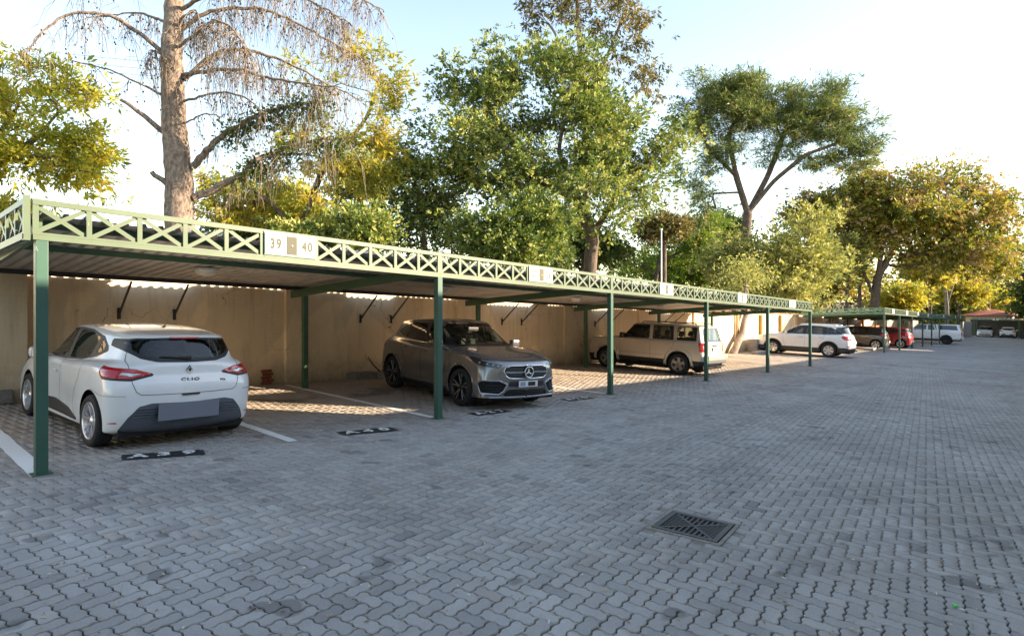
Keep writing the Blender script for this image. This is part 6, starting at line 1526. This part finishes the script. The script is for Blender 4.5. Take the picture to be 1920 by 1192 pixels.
attach(link('trunk', mesh('trunk', V, F, B_PALE, smooth=True)), e)
rl = np.random.default_rng(4); C = np.array(P[-1]) + rl.normal(size=(2600, 3))*np.array([.6, .9, .5]); attach(link('crown', leaves_mesh('crown', C, .16, .4, rl.normal(size=C.shape), L_OLV, .5+rl.normal(0, .25, 2600), rl)), e)
def rock(name, x, y, s, mat, label, cat, sq=(1, 1, .6)):
    bm = bmesh.new(); bmesh.ops.create_icosphere(bm, subdivisions=3, radius=1); rr = random.Random(hash((round(x, 2), round(y, 2))) & 255); ph = [rr.uniform(0, 6) for _ in range(6)]
    for v in bm.verts:
        c = v.co; f = 1 + .14*math.sin(3*c.x+ph[0])*math.sin(2.5*c.y+ph[1]) + .10*math.sin(5*c.z+ph[2]+3*c.x) + .05*math.sin(9*c.y+ph[3])
        v.co = Vector((c.x*f*s*sq[0], c.y*f*s*sq[1], c.z*f*s*sq[2]))
    me = bpy.data.meshes.new(name); bm.to_mesh(me); bm.free(); me.materials.append(mat)
    for p_ in me.polygons: p_.use_smooth = True
    o = link(name, me); o.location = (x, y, G(x, y) + s*sq[2]*.55); tag(o, label, cat); return o
M_ROCK = pmat('brown_stone', (.17, .12, .085), .9, noise=.5, nscale=7, bump=.6, bscale=14); M_GREYST = pmat('grey_stone', (.33, .31, .29), .9, noise=.3, nscale=7, bump=.5, bscale=14)
rock('stone', -11.75, 34.0, .42, M_ROCK, 'dark brown stone at the foot of the sunlit wall', 'stone'); rock('stone', -11.5, 34.75, .22, M_ROCK, 'small dark stone beside the green plant by the wall', 'stone', (1, 1.4, .4))
q = MB(); q.box((-11.75, 33.05, G(-12, 33)+.33), (.5, .62, .72), bev=.04); o = q.build('concrete_bin', M_GREYST); tag(o, 'grey concrete block standing against the sunlit wall', 'block')
q = MB(); q.box((-11.0, 31.6, G(-11, 31.6)+.07), (.35, 1.2, .16), bev=.03); o = q.build('kerb_stone', M_GREYST); tag(o, 'low kerb stone at the foot of the leaning trunk', 'kerb')
def plant(x, y, h, n, label, mat):
    e = empty('garden_plant', (x, y, G(x, y))); tag(e, label, 'plant'); rr = random.Random(int(x*100))
    for i in range(n):
        a = 2*PI*i/n + rr.uniform(-.3, .3); L = h*rr.uniform(.7, 1.1); o_ = Vector((math.cos(a), math.sin(a), 0)); s = Vector((-o_.y, o_.x, 0)); V = []; F = []
        for k in range(6):
            t = k/5; p = o_*(L*.55*t) + Vector((0, 0, L*(1.15*t-.5*t*t))); w = .05*h*math.sin(PI*min(.98, t*.9+.08))*2.2; V += [p+s*w, p-s*w]
            if k: F.append((2*k-2, 2*k-1, 2*k+1, 2*k))
        link('leaf', mesh('leaf', V, F, mat, smooth=True), e)
M_PLANT = pmat('fresh_green_leaf', (.16, .26, .03), .5)
plant(-11.35, 35.6, .75, 13, 'bright green leafy plant by the nose of the white SUV', M_PLANT); plant(-11.2, 36.3, .42, 9, 'smaller green plant nearest the nose of the white SUV', M_PLANT)
# wheel-stop stones beside the second carport
for k, (x, y, lb) in enumerate(((-8.2, 43.1, 'left pale kerb stone lying near the second carport corner'), (-7.6, 43.9, 'right pale kerb stone lying near the second carport corner'))):
    q = MB(); q.box((x, y, G(x, y)+.08), (.55, .95, .18), bev=.05); o = q.build('kerb_stone', M_GREYST); tag(o, lb, 'kerb')
# rubble ledge and stick behind the grey car
q = MB()
for i in range(7):
    y = 8.15 + i*.32; q.box((-12.02+random.uniform(-.05, .03), y, G(-12, y)+.07), (.34, .31, .19+random.uniform(-.03, .03)), rz=random.uniform(-.08, .08), bev=.03)
o = q.build('rubble_ledge', M_MORTAR); tag(o, 'rough mortar ledge at the wall foot behind the grey car', 'ledge')
q = MB(); q.tube([(-11.95, 8.75, G(-12, 8.7)+.16), (-12.05, 8.62, G(-12, 8.6)+.32), (-12.1, 8.5, G(-12, 8.6)+.52)], [.018, .016, .012], 7); o = q.build('broken_stick', CM['trim']); tag(o, 'short dark stick leaning on the wall behind the grey car', 'stick')
# fallen leaves and grit
rl = np.random.default_rng(21); n = 2200; X = rl.uniform(-11.8, 0, n); Y = rl.uniform(.3, 24, n)**1.0; X[:800] = rl.uniform(-5, -.2, 800); Y[:800] = rl.uniform(.6, 6, 800)
C = np.stack([X, Y, G_arr(X, Y)+.007], 1); D_ = rl.normal(size=(n, 3)); D_[:, 2] *= .08
V = []; s_ = rl.uniform(.006, .022, n); D_ /= np.linalg.norm(D_, axis=1, keepdims=True); S_ = np.stack([-D_[:, 1], D_[:, 0], np.zeros(n)], 1)
V = np.stack([C, C + D_*s_[:, None] + S_*s_[:, None]*.35 + [0, 0, .004], C + D_*s_[:, None]*2, C + D_*s_[:, None] - S_*s_[:, None]*.35], 1).reshape(-1, 3)
me = mesh('fallen_leaves', V, np.arange(4*n).reshape(n, 4), leaf_material('fallen_leaf', [(.10, .06, .03), (.30, .20, .09), (.55, .42, .18), (.65, .62, .55)], .1)); a = me.attributes.new('tint', 'FLOAT', 'POINT'); a.data.foreach_set('value', np.repeat(rl.uniform(0, 1, n), 4).astype(np.float32))
tag(link('fallen_leaves', me), 'scattered dry leaves and specks on the paving', 'leaf litter', kind='stuff')
q = MB(); q.box((-.418, 4.63, G(-.42, 4.63)+.012), (.022, .03, .014), rz=.4, bev=.004); o = q.build('bottle_cap', pmat('bright_green_plastic', (.02, .5, .08), .4)); tag(o, 'tiny bright green bottle cap on the paving at the lower right', 'cap')
# ---------------------------------------------------------------- the block of flats on the other side of the yard (behind the camera): it shades the yard
M_FLAT = pmat('flats_render', (.70, .64, .56), .85, noise=.12, nscale=.7)
def flats(label, y0, y1, htop, x=1.6, depth=9.):
    """htop: height of the eave above the yard level where its shadow falls"""
    e = empty('block_of_flats', (x, y0, G(x, y0))); tag(e, label, 'building')
    z0a, z0b = G(x, y0)-.3, G(x, y1)-.3; za, zb = htop(y0), htop(y1); X1 = x+depth
    q = MB(); q.add([(x, y0, z0a), (X1, y0, z0a), (X1, y1, z0b), (x, y1, z0b), (x, y0, za), (X1, y0, za), (X1, y1, zb), (x, y1, zb)], [(3, 2, 1, 0), (4, 5, 6, 7), (0, 1, 5, 4), (1, 2, 6, 5), (2, 3, 7, 6), (3, 0, 4, 7)]); attach(q.build('wall', M_FLAT), e)
    o_ = .02; q = MB(); q.add([(x-o_, y0, za-.16), (X1, y0, za-.16), (X1, y1, zb-.16), (x-o_, y1, zb-.16), (x-o_, y0, za), (X1, y0, za+.02), (X1, y1, zb+.02), (x-o_, y1, zb)], [(3, 2, 1, 0), (4, 5, 6, 7), (0, 1, 5, 4), (1, 2, 6, 5), (2, 3, 7, 6), (3, 0, 4, 7)]); attach(q.build('parapet', M_TILE), e)
    y = y0+1.6
    while y < y1-1.2:
        for zz in (1.5, 4.1):
            if zz+.8 < za - G(x, y0):
                f = MB(); f.box((x-.02, y, G(x, y)+zz), (.08, 1.5, 1.2)); fo = attach(f.build('window', M_WHITE), e); p_ = MB(); p_.box((x-.065, y, G(x, y)+zz), (.02, 1.36, 1.06)); po = p_.build('pane', CM['privacy']); po.parent = fo
        y += 3.2
KZ, KY = .45, .79; FX = 1.6
def eave(edge_x):           # roofline whose shadow edge runs along edge_x on the yard
    return lambda y: G(edge_x, y - KY*(FX-edge_x)) + KZ*(FX-edge_x)
flats('tall block of flats behind the camera', -22, 13.3, eave(-11.0))
flats('unseen low link added to let sun into the empty bay', 13.3, 14.6, eave(-8.0))  # notch added in the roofline so sun reaches the empty bay
flats('unseen thin wall added to shade the front of the grey car', 14.6, 17.0, eave(-11.0), depth=.5)  # added out of view, keeps sun off the front of the grey car
flats('lower block of flats behind the added shading wall', 14.62, 17.0, eave(-8.0), x=2.15, depth=8.4)
flats('lower block of flats along the yard behind the camera', 17.0, 54.2, eave(-8.0))
flats('unseen lowest link added to let sun reach the second carport', 54.2, 61.7, eave(-5.6))  # roof lowered here to leave a sun patch by the second carport
flats('far tall block of flats along the yard', 61.7, 96, eave(-13.5))
